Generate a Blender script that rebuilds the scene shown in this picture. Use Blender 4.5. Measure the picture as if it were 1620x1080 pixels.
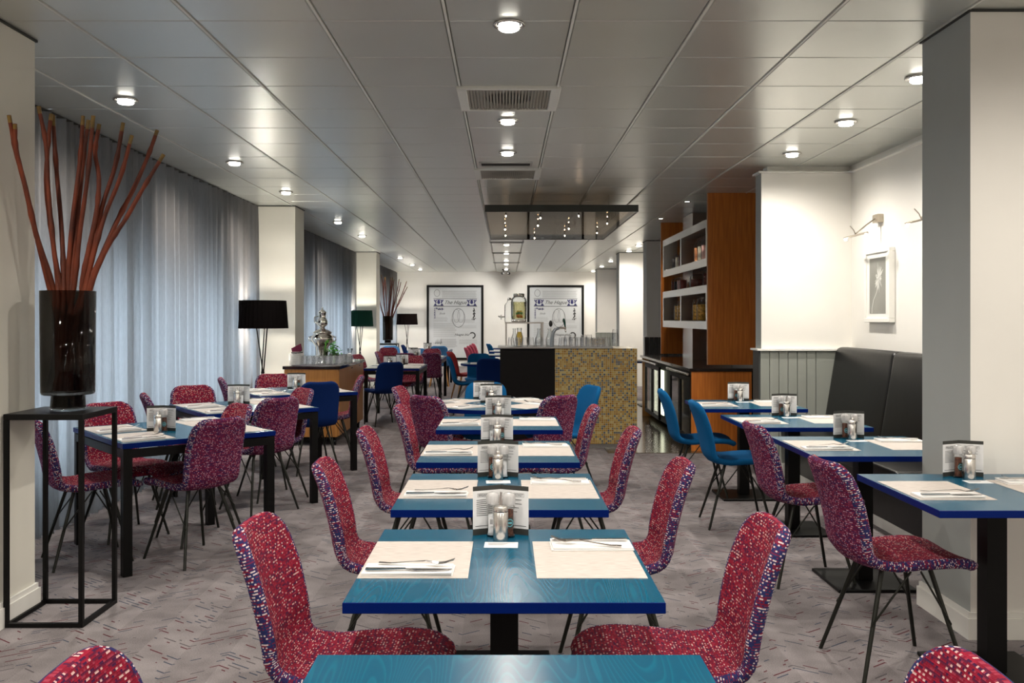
import bpy, math, random
from mathutils import Vector, Matrix
random.seed(7)
for o in list(bpy.data.objects): bpy.data.objects.remove(o)
COL = bpy.context.scene.collection
PI = math.pi
# ---------------------------------------------------------------- camera, world, exposure
EYE = 1.453
cam_d = bpy.data.cameras.new('camera'); cam = bpy.data.objects.new('camera', cam_d); COL.objects.link(cam)
cam.location = (0, 0, EYE); cam.rotation_euler = (PI/2, 0, 0)
cam_d.sensor_width = 36; cam_d.lens = 36*1430/1620
cam_d.shift_x = 10/1620; cam_d.shift_y = -37/1620
cam_d.clip_start = .05; cam_d.clip_end = 200
bpy.context.scene.camera = cam
vs = bpy.context.scene.view_settings
vs.view_transform = 'Standard'; vs.look = 'None'; vs.gamma = 1; vs.use_curve_mapping = False
vs.exposure = 0.27
w = bpy.data.worlds.new('world'); bpy.context.scene.world = w; w.use_nodes = True
w.node_tree.nodes['Background'].inputs[0].default_value = (.75, .85, 1, 1)
w.node_tree.nodes['Background'].inputs[1].default_value = 1.5
DOWN_W, WINDOW_W, SHADE_W, WARM = 90, 130, 50, (1, .93, .84)
def lamp(kind, loc, rot, watts, color=(1, 1, 1), size=.05, sizey=None, spot=None, blend=.6, parent=None):
    d = bpy.data.lights.new('lamp_light', kind); o = bpy.data.objects.new('lamp_light', d); COL.objects.link(o)
    o.location = loc; o.rotation_euler = rot; d.energy = watts; d.color = color
    if kind == 'AREA':
        d.size = size; d.spread = math.radians(95)
        if sizey: d.shape = 'RECTANGLE'; d.size_y = sizey
    else: d.shadow_soft_size = size
    if spot: d.spot_size = spot; d.spot_blend = blend
    if parent: o.parent = parent
    return o
# daylight outside the three stretches of window behind the curtains
for y0, y1 in ((4.4, 11.2), (11.9, 18.9), (19.7, 27.2)):
    lamp('AREA', (-3.80, (y0+y1)/2, 1.05), (0, -PI/2, 0), WINDOW_W*(y1-y0)/7, (.68, .84, 1), 1.5, y1-y0)

bpy.context.scene.cycles.transparent_max_bounces = 32
# ---------------------------------------------------------------- helpers
class MB:
    def __init__(s): s.v, s.f, s.m, s.sm = [], [], [], []
    def add(s, vs_, fs, mi=0, smooth=False):
        b = len(s.v); s.v += [tuple(v) for v in vs_]
        for f in fs: s.f.append(tuple(b+i for i in f)); s.m.append(mi); s.sm.append(smooth)
        return s
    def box(s, x0, x1, y0, y1, z0, z1, mi=0, bev=0, top=None):
        if bev:
            e = bev; P = []
            for (z, k) in ((z0, e), (z0+e, 0), (z1-e, 0), (z1, e)):
                P += [(x0+k, y0+k, z), (x1-k, y0+k, z), (x1-k, y1-k, z), (x0+k, y1-k, z)]
            F = [(3, 2, 1, 0), (12, 13, 14, 15)]
            for r in range(3):
                for i in range(4): F.append((r*4+i, r*4+(i+1) % 4, r*4+4+(i+1) % 4, r*4+4+i))
            b = len(s.f); s.add(P, F, mi)
            if top is not None: s.m[b+1] = top; 
            return s
        P = [(x0, y0, z0), (x1, y0, z0), (x1, y1, z0), (x0, y1, z0), (x0, y0, z1), (x1, y0, z1), (x1, y1, z1), (x0, y1, z1)]
        F = [(3, 2, 1, 0), (4, 5, 6, 7), (0, 1, 5, 4), (1, 2, 6, 5), (2, 3, 7, 6), (3, 0, 4, 7)]
        b = len(s.f); s.add(P, F, mi)
        if top is not None: s.m[b+1] = top
        return s
    def lathe(s, prof, n=20, c=(0, 0, 0), mi=0, smooth=True, closed=False):
        P = []; F = []
        for r, z in prof:
            for i in range(n):
                a = 2*PI*i/n; P.append((c[0]+r*math.cos(a), c[1]+r*math.sin(a), c[2]+z))
        k = len(prof)
        for j in range(k-1):
            for i in range(n): F.append((j*n+i, j*n+(i+1) % n, (j+1)*n+(i+1) % n, (j+1)*n+i))
        if closed:
            for i in range(n): F.append(((k-1)*n+i, (k-1)*n+(i+1) % n, (i+1) % n, i))
        s.add(P, F, mi, smooth)
        if not closed:
            if prof[0][0] > 1e-4: s.add(P[:n], [tuple(range(n))[::-1]], mi)
            if prof[-1][0] > 1e-4: s.add(P[-n:], [tuple(range(n))], mi)
        return s
    def tube(s, pts, r, n=6, mi=0, caps=True):
        pts = [Vector(p) for p in pts]; rs = r if isinstance(r, (list, tuple)) else [r]*len(pts)
        P = []; F = []; up = None
        for i, p in enumerate(pts):
            t = (pts[min(i+1, len(pts)-1)]-pts[max(i-1, 0)]).normalized()
            if up is None: up = Vector((0, 0, 1)) if abs(t.z) < .9 else Vector((1, 0, 0))
            a = t.cross(up).normalized(); b = a.cross(t); up = b
            for k in range(n):
                q = 2*PI*k/n; P.append(p+(a*math.cos(q)+b*math.sin(q))*rs[i])
        for j in range(len(pts)-1):
            for i in range(n): F.append((j*n+i, j*n+(i+1) % n, (j+1)*n+(i+1) % n, (j+1)*n+i))
        s.add(P, F, mi, n > 4)
        if caps: s.add(P[:n], [tuple(range(n))], mi); s.add(P[-n:], [tuple(range(n))[::-1]], mi)
        return s
    def prism(s, poly, z0, z1, mi=0, fn=None, smooth=False):
        n = len(poly); P = [(x, y, z0) for x, y in poly]+[(x, y, z1) for x, y in poly]
        if fn: P = [fn(*p) for p in P]
        s.add(P, [tuple(range(n))[::-1], tuple(range(n, 2*n))], mi)
        s.add(P, [(i, (i+1) % n, n+(i+1) % n, n+i) for i in range(n)], mi, smooth)
        return s
    def mesh(s, name, mats):
        me = bpy.data.meshes.new(name); me.from_pydata(s.v, [], s.f)
        for m in (mats if isinstance(mats, (list, tuple)) else [mats]): me.materials.append(m)
        me.polygons.foreach_set('material_index', s.m); me.polygons.foreach_set('use_smooth', s.sm)
        me.update(); return me
def put(name, me, parent=None, loc=(0, 0, 0), rz=0):
    o = bpy.data.objects.new(name, me); COL.objects.link(o); o.location = loc; o.rotation_euler = (0, 0, rz)
    if parent: o.parent = parent
    return o
def obj(name, mb, mats, parent=None, loc=(0, 0, 0), rz=0): return put(name, mb.mesh(name, mats), parent, loc, rz)
def tag(o, label, cat, group=None):
    o['label'] = label; o['category'] = cat
    if group: o['group'] = group
    elif 'group' in o: del o['group']
    return o
def thing(name, label, cat, loc=(0, 0, 0), rz=0, group=None):
    return tag(put(name, None, None, loc, rz), label, cat, group)
def struct(o): o['kind'] = 'structure'; return o
def stuff(o): o['kind'] = 'stuff'; return o
def dup(o, parent=None):
    c = o.copy(); COL.objects.link(c)
    if parent: c.parent = parent
    for ch in list(o.children): dup(ch, c)
    return c
def circ(r, n, cx=0, cy=0): return [(cx+r*math.cos(2*PI*i/n), cy+r*math.sin(2*PI*i/n)) for i in range(n)]
def text(s, size, mat, name='lettering', shear=0, bold=0, align='CENTER'):
    cu = bpy.data.curves.new('t', 'FONT'); cu.body = s; cu.size = size; cu.align_x = align; cu.align_y = 'CENTER'
    cu.shear = shear; cu.offset = bold; cu.resolution_u = 3; cu.fill_mode = 'FRONT'
    o = bpy.data.objects.new('t', cu); COL.objects.link(o); bpy.context.view_layer.update()
    me = bpy.data.meshes.new_from_object(o.evaluated_get(bpy.context.evaluated_depsgraph_get()))
    bpy.data.objects.remove(o); me.name = name; me.materials.clear(); me.materials.append(mat); return me

# ---------------------------------------------------------------- materials
def nt(name):
    m = bpy.data.materials.new(name); m.use_nodes = True
    return m, m.node_tree.nodes, m.node_tree.links, m.node_tree.nodes['Principled BSDF']
def mat(name, c, rough=.5, metal=0, noise=0, nscale=8, bump=0, trans=0, emit=0, coat=0, spec=.5, sheen=0, stretch=(1, 1, 1), alpha=1, ior=1.45):
    m, N, L, b = nt(name)
    b.inputs['Base Color'].default_value = (*c, 1); b.inputs['Roughness'].default_value = rough
    b.inputs['Metallic'].default_value = metal; b.inputs['Transmission Weight'].default_value = trans
    b.inputs['Coat Weight'].default_value = coat; b.inputs['Specular IOR Level'].default_value = spec
    b.inputs['Sheen Weight'].default_value = sheen; b.inputs['IOR'].default_value = ior; b.inputs['Alpha'].default_value = alpha
    if emit: b.inputs['Emission Color'].default_value = (*c, 1); b.inputs['Emission Strength'].default_value = emit
    tc = N.new('ShaderNodeTexCoord'); mp = N.new('ShaderNodeMapping'); mp.inputs['Scale'].default_value = stretch
    L.new(tc.outputs['Object'], mp.inputs[0]); no = N.new('ShaderNodeTexNoise'); no.inputs['Scale'].default_value = nscale
    no.inputs['Detail'].default_value = 4; L.new(mp.outputs[0], no.inputs[0])
    if noise:
        r = N.new('ShaderNodeMapRange'); r.inputs[1].default_value = .3; r.inputs[2].default_value = .7
        r.inputs[3].default_value = 1-noise; r.inputs[4].default_value = 1+noise; L.new(no.outputs[0], r.inputs[0])
        mx = N.new('ShaderNodeVectorMath'); mx.operation = 'SCALE'; mx.inputs[0].default_value = c
        L.new(r.outputs[0], mx.inputs['Scale']); L.new(mx.outputs[0], b.inputs['Base Color'])
    if bump:
        bp = N.new('ShaderNodeBump'); bp.inputs['Strength'].default_value = bump; bp.inputs['Distance'].default_value = .01
        L.new(no.outputs[0], bp.inputs['Height']); L.new(bp.outputs[0], b.inputs['Normal'])
    return m
def math_node(N, L, op, a, b=None, c=None):
    n = N.new('ShaderNodeMath'); n.operation = op
    for i, x in enumerate((a, b, c)):
        if x is None: continue
        if isinstance(x, (int, float)): n.inputs[i].default_value = x
        else: L.new(x, n.inputs[i])
    return n.outputs[0]
def weave(name, base, dots, cu=.0056, cv=.0042, pale=(.66, .42, .38), cover=.36):
    """woven upholstery: long dyed yarns in one row, pale and dark slubs between them in the next"""
    m, N, L, b = nt(name); uv = N.new('ShaderNodeUVMap'); s = N.new('ShaderNodeSeparateXYZ'); L.new(uv.outputs[0], s.inputs[0])
    M = lambda *a: math_node(N, L, *a)
    v = M('DIVIDE', s.outputs[1], cv); row = M('FLOOR', v); par = M('MODULO', M('ADD', row, 400), 2.0)
    w1 = N.new('ShaderNodeTexWhiteNoise'); w1.noise_dimensions = '1D'; L.new(row, w1.inputs['W'])
    def cells(wd):
        u = M('ADD', M('DIVIDE', s.outputs[0], wd), M('MULTIPLY', w1.outputs[0], 5.0))
        cb = N.new('ShaderNodeCombineXYZ'); L.new(M('FLOOR', u), cb.inputs[0]); L.new(row, cb.inputs[1])
        w2 = N.new('ShaderNodeTexWhiteNoise'); w2.noise_dimensions = '2D'; L.new(cb.outputs[0], w2.inputs['Vector']); return u, w2.outputs[0]
    def ramp(k, cols):
        r = N.new('ShaderNodeValToRGB'); r.color_ramp.interpolation = 'CONSTANT'; el = r.color_ramp.elements
        while len(el) > 1: el.remove(el[-1])
        for i, (p, c) in enumerate(cols):
            e = el[0] if i == 0 else el.new(p)
            e.position = p; e.color = (*c, 1)
        L.new(k, r.inputs[0]); return r.outputs[0]
    u1, k1 = cells(cu*4); u2, k2 = cells(cu)
    A = ramp(k1, base); B = ramp(k2, dots)
    mx = N.new('ShaderNodeMix'); mx.data_type = 'RGBA'; L.new(par, mx.inputs[0]); L.new(A, mx.inputs[6]); L.new(B, mx.inputs[7])
    L.new(mx.outputs[2], b.inputs['Base Color'])
    fu = M('ABSOLUTE', M('SUBTRACT', M('FRACT', u2), .5)); fv = M('ABSOLUTE', M('SUBTRACT', M('FRACT', v), .5))
    h = M('SUBTRACT', 1.0, M('ADD', M('MULTIPLY', fu, fu), M('MULTIPLY', fv, fv)))
    bp = N.new('ShaderNodeBump'); bp.inputs['Strength'].default_value = .6; bp.inputs['Distance'].default_value = .002
    L.new(h, bp.inputs['Height']); L.new(bp.outputs[0], b.inputs['Normal'])
    b.inputs['Roughness'].default_value = .9; b.inputs['Specular IOR Level'].default_value = .15
    return m
CR, DK, NV, PL, PA = (.30, .014, .030), (.13, .008, .022), (.035, .02, .08), (.15, .02, .07), (.66, .42, .38)
F_IN = weave('fabric_crimson_weave', [(0, (.17, .006, .020)), (.35, (.24, .008, .026)), (.70, (.09, .008, .03))], [(0, (.19, .007, .024)), (.38, (.05, .008, .04)), (.60, (.26, .03, .055)), (.83, (.55, .34, .32))])
F_OUT = weave('fabric_plum_weave', [(0, (.12, .010, .04)), (.4, (.17, .012, .045)), (.72, (.06, .012, .06))], [(0, (.10, .01, .04)), (.34, (.035, .014, .07)), (.58, (.22, .05, .11)), (.80, (.46, .27, .35))])
F_EDGE = weave('fabric_navy_weave', [(0, (.03, .02, .08)), (.4, (.16, .01, .03)), (.6, (.02, .03, .10))], [(0, (.02, .02, .09)), (.36, (.14, .02, .06)), (.72, (.56, .45, .46))], cu=.0046, cv=.0040)
F_STRIPE = mat('fabric_rose_stripe', (.42, .06, .10), .9, noise=.4, nscale=60)
F_BLUE = mat('felt_blue', (.003, .075, .20), .95, noise=.12, nscale=180, spec=.15)
F_NAVY = mat('felt_navy', (.003, .018, .10), .95, noise=.12, nscale=180, spec=.15)
F_SKY = mat('felt_sky_blue', (.06, .2, .42), .95, noise=.12, nscale=180, spec=.15)
F_RED = mat('felt_crimson', (.22, .01, .012), .9, noise=.1, nscale=100)
BLACK = mat('black_powder_coat', (.0035, .0033, .0033), .45, spec=.2)
BLACKW = mat('black_timber', (.003, .002, .002), .5, noise=.3, nscale=20, spec=.2)
WHITE = mat('white_paint', (.80, .78, .73), .6, noise=.02, nscale=3, bump=.02)
CREAM = mat('cream_pillar_paint', (.74, .72, .64), .6, noise=.02, nscale=3)
GREYP = mat('grey_pillar_side', (.36, .38, .365), .6, noise=.03, nscale=3)  # left faces of the right-hand pillars, darker than their white fronts
WAINS = mat('sage_grey_boards', (.27, .285, .255), .5, noise=.03, nscale=4)
WAIND = mat('dark_grey_boards', (.05, .055, .055), .5)
TRIM = mat('white_trim', (.80, .79, .74), .45)
STEEL = mat('brushed_steel', (.62, .6, .57), .27, 1, noise=.06, nscale=30, stretch=(1, 1, 14))
STEELD = mat('satin_steel', (.46, .46, .45), .35, 1, noise=.06, nscale=12)
CHROME = mat('polished_metal', (.78, .74, .68), .08, 1)
CUTL = mat('cutlery_steel', (.62, .6, .58), .16, 1)
def thin_glass(name, tint, gl=.9, base=.03, rough=.04, fres=.7):
    m, N, L, b = nt(name); N.remove(b); t = N.new('ShaderNodeBsdfTransparent'); g = N.new('ShaderNodeBsdfGlossy'); lw = N.new('ShaderNodeLayerWeight'); mx = N.new('ShaderNodeMixShader')
    t.inputs[0].default_value = (*tint, 1); g.inputs['Roughness'].default_value = rough; g.inputs[0].default_value = (gl, gl, gl, 1); lw.inputs[0].default_value = .18
    k = math_node(N, L, 'ADD', math_node(N, L, 'MULTIPLY', lw.outputs['Fresnel'], fres), base)
    L.new(k, mx.inputs[0]); L.new(t.outputs[0], mx.inputs[1]); L.new(g.outputs[0], mx.inputs[2]); L.new(mx.outputs[0], N['Material Output'].inputs[0]); return m
GLASS = thin_glass('clear_glass', (.95, .96, .96)); SMOKE = thin_glass('smoked_glass', (.47, .45, .42), .7, .01)
CANOPYG = thin_glass('bronze_tinted_glass', (.52, .46, .39), .8, .02, .04, .28)
DARKGL = mat('dark_door_glass', (.012, .014, .014), .06, coat=.5)
LEATHER = mat('black_leather', (.004, .004, .005), .36, noise=.2, nscale=12, bump=.06, spec=.35)
WOOD = None
MARB = mat('dark_stone_top', (.012, .007, .006), .12, noise=.6, nscale=14, coat=.4)
PAPER = mat('white_paper', (.76, .76, .76), .6)
NAP = mat('white_napkin', (.78, .77, .75), .85)
CARDD = mat('charcoal_card', (.035, .036, .032), .6)
INK = mat('black_ink', (.02, .02, .02), .6)
INKG = mat('grey_ink', (.16, .165, .17), .7)
INKL = mat('pale_grey_ink', (.30, .31, .31), .7)
INKB = mat('navy_ink', (.03, .03, .13), .7)
SALT = mat('salt', (.82, .83, .85), .8); PEPPER = mat('peppercorns', (.10, .03, .012), .8, noise=.7, nscale=160)
TEALINK = mat('teal_print', (.12, .38, .44), .6)
LIT = mat('lit_diffuser', (1, .95, .86), .5, emit=14)
HALO = mat('halogen_bulb', (1, .74, .5), .5, emit=60)
COOL = mat('lit_fridge_panel', (.95, .98, .72), .5, emit=1.6)
def wood(name, c1, c2, axis=2, rough=.35, scale=3.0):
    m, N, L, b = nt(name); tc = N.new('ShaderNodeTexCoord'); mp = N.new('ShaderNodeMapping')
    sc = [14, 14, 14]; sc[axis] = .9; mp.inputs['Scale'].default_value = sc; L.new(tc.outputs['Object'], mp.inputs[0])
    no = N.new('ShaderNodeTexNoise'); no.inputs['Scale'].default_value = scale; no.inputs['Detail'].default_value = 6; L.new(mp.outputs[0], no.inputs[0])
    r = N.new('ShaderNodeValToRGB'); r.color_ramp.elements[0].position = .35; r.color_ramp.elements[1].position = .68
    r.color_ramp.elements[0].color = (*c1, 1); r.color_ramp.elements[1].color = (*c2, 1)
    L.new(no.outputs[0], r.inputs[0]); L.new(r.outputs[0], b.inputs['Base Color']); b.inputs['Roughness'].default_value = rough
    return m
CHERRY = wood('cherry_veneer', (.46, .125, .014), (.62, .20, .028))
OAK = wood('golden_oak_veneer', (.36, .15, .035), (.48, .22, .06))
def table_paint():
    m, N, L, b = nt('teal_stained_ash'); tc = N.new('ShaderNodeTexCoord'); mp = N.new('ShaderNodeMapping')
    mp.inputs['Scale'].default_value = (2.0, .22, 1); L.new(tc.outputs['Object'], mp.inputs[0])
    oi = N.new('ShaderNodeObjectInfo'); ad = N.new('ShaderNodeVectorMath'); L.new(mp.outputs[0], ad.inputs[0])
    cb = N.new('ShaderNodeCombineXYZ'); L.new(oi.outputs['Random'], cb.inputs[0]); L.new(oi.outputs['Random'], cb.inputs[1]); L.new(cb.outputs[0], ad.inputs[1])
    no = N.new('ShaderNodeTexNoise'); no.inputs['Scale'].default_value = 3.2; no.inputs['Detail'].default_value = 1; L.new(ad.outputs[0], no.inputs[0])
    v = math_node(N, L, 'FRACT', math_node(N, L, 'MULTIPLY', no.outputs[0], 38.0))
    r = N.new('ShaderNodeValToRGB'); e = r.color_ramp.elements; e[0].position = 0; e[0].color = (.0, .098, .170, 1)
    e[1].position = .28; e[1].color = (.0, .072, .135, 1); q = e.new(.88); q.color = (.0, .068, .128, 1); q = e.new(1); q.color = (.0, .098, .170, 1)
    L.new(v, r.inputs[0]); L.new(r.outputs[0], b.inputs['Base Color'])
    bp = N.new('ShaderNodeBump'); bp.inputs['Strength'].default_value = .10; bp.inputs['Distance'].default_value = .001
    L.new(v, bp.inputs['Height']); L.new(bp.outputs[0], b.inputs['Normal'])
    b.inputs['Roughness'].default_value = .25; b.inputs['Specular IOR Level'].default_value = .30
    return m
TTOP = table_paint(); TEDGE = mat('navy_table_edge', (.0, .010, .11), .35, spec=.12)  # tabletop edges navy, darker than the teal tops
def mat_weave():
    m, N, L, b = nt('placemat_weave'); tc = N.new('ShaderNodeTexCoord'); mp = N.new('ShaderNodeMapping')
    mp.inputs['Scale'].default_value = (600, 25, 1); L.new(tc.outputs['Object'], mp.inputs[0])
    no = N.new('ShaderNodeTexNoise'); no.inputs['Scale'].default_value = 1; L.new(mp.outputs[0], no.inputs[0])
    r = N.new('ShaderNodeValToRGB'); r.color_ramp.elements[0].position = .3; r.color_ramp.elements[1].position = .7
    r.color_ramp.elements[0].color = (.38, .325, .29, 1); r.color_ramp.elements[1].color = (.62, .57, .52, 1)
    L.new(no.outputs[0], r.inputs[0]); L.new(r.outputs[0], b.inputs['Base Color']); b.inputs['Roughness'].default_value = .7
    return m
PMAT = mat_weave()
def carpet():
    m, N, L, b = nt('chevron_dash_carpet'); M = lambda *a: math_node(N, L, *a)
    tc = N.new('ShaderNodeTexCoord'); s = N.new('ShaderNodeSeparateXYZ'); L.new(tc.outputs['Object'], s.inputs[0])
    x, y = s.outputs[0], s.outputs[1]
    tri = M('PINGPONG', x, .20); v = M('ADD', y, M('MULTIPLY', tri, .72))
    row = M('FLOOR', M('DIVIDE', v, .030)); fr = M('FRACT', M('DIVIDE', v, .030))
    w1 = N.new('ShaderNodeTexWhiteNoise'); w1.noise_dimensions = '1D'; L.new(row, w1.inputs['W'])
    u = M('ADD', M('DIVIDE', x, .10), w1.outputs[0]); cc = M('FLOOR', u); fu = M('FRACT', u)
    cb = N.new('ShaderNodeCombineXYZ'); L.new(cc, cb.inputs[0]); L.new(row, cb.inputs[1])
    w2 = N.new('ShaderNodeTexWhiteNoise'); w2.noise_dimensions = '2D'; L.new(cb.outputs[0], w2.inputs['Vector'])
    sep = N.new('ShaderNodeSeparateColor'); L.new(w2.outputs['Color'], sep.inputs[0])
    patch = N.new('ShaderNodeTexNoise'); patch.inputs['Scale'].default_value = 2.5; L.new(tc.outputs['Object'], patch.inputs[0])
    thr = M('ADD', M('MULTIPLY', patch.outputs[0], 1.0), -.06)
    on = M('MULTIPLY', M('LESS_THAN', w2.outputs[0], thr), M('LESS_THAN', fr, .30))
    ln = M('LESS_THAN', M('ABSOLUTE', M('SUBTRACT', fu, .5)), M('MULTIPLY', sep.outputs[1], .5))
    on = M('MULTIPLY', on, ln)
    r = N.new('ShaderNodeValToRGB'); r.color_ramp.interpolation = 'CONSTANT'; e = r.color_ramp.elements
    e[0].position = 0; e[0].color = (.05, .06, .085, 1); e[1].position = .40; e[1].color = (.085, .018, .025, 1); q = e.new(.74); q.color = (.09, .08, .085, 1)
    L.new(sep.outputs[2], r.inputs[0])
    n1 = N.new('ShaderNodeTexNoise'); n1.inputs['Scale'].default_value = 220; n1.inputs['Detail'].default_value = 2; L.new(tc.outputs['Object'], n1.inputs[0])
    n2 = N.new('ShaderNodeTexNoise'); n2.inputs['Scale'].default_value = 6; L.new(tc.outputs['Object'], n2.inputs[0])
    k = M('ADD', M('MULTIPLY', n1.outputs[0], .55), M('MULTIPLY', n2.outputs[0], .45))
    k = M('ADD', k, M('MULTIPLY', M('SUBTRACT', M('LESS_THAN', M('FRACT', M('DIVIDE', x, .40)), .5), .5), .07))
    r2 = N.new('ShaderNodeValToRGB'); r2.color_ramp.elements[0].position = .35; r2.color_ramp.elements[1].position = .65
    r2.color_ramp.elements[0].color = (.14, .124, .126, 1); r2.color_ramp.elements[1].color = (.27, .245, .246, 1); L.new(k, r2.inputs[0])
    mx = N.new('ShaderNodeMix'); mx.data_type = 'RGBA'; L.new(on, mx.inputs[0]); L.new(r2.outputs[0], mx.inputs[6]); L.new(r.outputs[0], mx.inputs[7])
    L.new(mx.outputs[2], b.inputs['Base Color']); b.inputs['Roughness'].default_value = .95; b.inputs['Specular IOR Level'].default_value = .1
    bp = N.new('ShaderNodeBump'); bp.inputs['Strength'].default_value = .4; bp.inputs['Distance'].default_value = .004
    L.new(n1.outputs[0], bp.inputs['Height']); L.new(bp.outputs[0], b.inputs['Normal'])
    return m
CARPET = carpet()
def mosaic():
    m, N, L, b = nt('mosaic_tiles'); M = lambda *a: math_node(N, L, *a); T = .0232
    tc = N.new('ShaderNodeTexCoord'); s = N.new('ShaderNodeSeparateXYZ'); L.new(tc.outputs['Object'], s.inputs[0])
    h = M('ADD', s.outputs[0], s.outputs[1])
    u, v = M('DIVIDE', h, T), M('DIVIDE', s.outputs[2], T)
    cb = N.new('ShaderNodeCombineXYZ'); L.new(M('FLOOR', u), cb.inputs[0]); L.new(M('FLOOR', v), cb.inputs[1])
    w = N.new('ShaderNodeTexWhiteNoise'); w.noise_dimensions = '2D'; L.new(cb.outputs[0], w.inputs['Vector'])
    r = N.new('ShaderNodeValToRGB'); r.color_ramp.interpolation = 'CONSTANT'; e = r.color_ramp.elements
    e[0].color = (.30, .17, .03, 1); e[1].position = .3; e[1].color = (.36, .24, .06, 1)
    for p, c in ((.52, (.40, .31, .12)), (.68, (.24, .12, .02)), (.80, (.13, .13, .11)), (.92, (.07, .08, .10))): q = e.new(p); q.color = (*c, 1)
    L.new(w.outputs[0], r.inputs[0])
    g = M('MAXIMUM', M('ABSOLUTE', M('SUBTRACT', M('FRACT', u), .5)), M('ABSOLUTE', M('SUBTRACT', M('FRACT', v), .5)))
    gr = M('GREATER_THAN', g, .43)
    mx = N.new('ShaderNodeMix'); mx.data_type = 'RGBA'; L.new(gr, mx.inputs[0]); L.new(r.outputs[0], mx.inputs[6]); mx.inputs[7].default_value = (.42, .36, .22, 1)
    L.new(mx.outputs[2], b.inputs['Base Color']); b.inputs['Roughness'].default_value = .25
    return m
MOSAIC = mosaic()
def ceil_metal():
    m, N, L, b = nt('satin_ceiling_metal'); b.inputs['Base Color'].default_value = (.60, .615, .575, 1)
    b.inputs['Metallic'].default_value = .45; b.inputs['Roughness'].default_value = .29
    tc = N.new('ShaderNodeTexCoord'); mp = N.new('ShaderNodeMapping'); mp.inputs['Scale'].default_value = (2, 1.2, 1); L.new(tc.outputs['Object'], mp.inputs[0])
    no = N.new('ShaderNodeTexNoise'); no.inputs['Scale'].default_value = 1.6; L.new(mp.outputs[0], no.inputs[0])
    bp = N.new('ShaderNodeBump'); bp.inputs['Strength'].default_value = .06; bp.inputs['Distance'].default_value = .02
    L.new(no.outputs[0], bp.inputs['Height']); L.new(bp.outputs[0], b.inputs['Normal']); return m
CEIL = ceil_metal(); RAIL = mat('ceiling_rail', (.72, .72, .67), .5)
PERF = mat('perforated_grille', (.36, .34, .29), .5, .3)
def curtain_mat():
    m, N, L, b = nt('grey_sheer_curtain'); N.remove(b); out = N['Material Output']
    tc = N.new('ShaderNodeTexCoord'); mp = N.new('ShaderNodeMapping'); mp.inputs['Scale'].default_value = (200, 200, 20); L.new(tc.outputs['Object'], mp.inputs[0])
    no = N.new('ShaderNodeTexNoise'); no.inputs['Scale'].default_value = 1; L.new(mp.outputs[0], no.inputs[0])
    r = N.new('ShaderNodeValToRGB'); r.color_ramp.elements[0].color = (.15, .14, .135, 1); r.color_ramp.elements[1].color = (.26, .245, .235, 1); L.new(no.outputs[0], r.inputs[0])
    d = N.new('ShaderNodeBsdfDiffuse'); t = N.new('ShaderNodeBsdfTranslucent'); L.new(r.outputs[0], d.inputs[0]); t.inputs[0].default_value = (.34, .355, .365, 1)
    mx = N.new('ShaderNodeMixShader'); mx.inputs[0].default_value = .38; L.new(d.outputs[0], mx.inputs[1]); L.new(t.outputs[0], mx.inputs[2]); L.new(mx.outputs[0], out.inputs[0])
    return m
CURT = curtain_mat()

# ---------------------------------------------------------------- room shell
CZ = 2.853; YB, YE = -4.5, 27.4; XL, XR = -3.62, 3.18
fl = struct(obj('floor', MB().box(XL-.2, XR+.3, YB, YE, -.1, 0), CARPET))
struct(obj('trim_1', MB().box(1.1, 2.6, 9.72, 15.8, 0, .006), wood('polished_dark_floor', (.055, .04, .025), (.10, .075, .045), 1, .18)))
ce = struct(obj('ceiling', MB().box(XL-.2, XR+.3, YB, YE, CZ+.03, CZ+.15), RAIL))
PX0, PW, PY0, PD = -.278, .594, 4.26, .5988
xs = [PX0+PW*k for k in range(-6, 7)]
def cell_box(mb, x0, y0, gx=.011, gy=.0045):
    return mb.box(x0+gx, x0+PW-gx, y0+gy, y0+PD-gy, CZ, CZ+.025, 0, .003)
pm = MB().box(.011, PW-.011, .0045, PD-.0045, 0, .025, 0, .004).mesh('ceiling_panel', CEIL)
vent_cells = {(0, 2), (0, 7)}
far = MB()
for ki, x0 in enumerate(xs):
    k = ki-6
    if x0 < XL or x0 > XR-.02: continue
    for j in range(-15, 39):
        y0 = PY0+PD*j
        if y0+PD > YE+.3: continue
        if (k, j) in vent_cells: continue
        if -1 <= j < 11 and -5 <= k <= 5:
            put('ceiling_panel', pm, ce, (x0, y0, CZ))
        else: cell_box(far, x0, y0)
stuff(obj('ceiling_panels', far, CEIL, ce))
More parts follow.
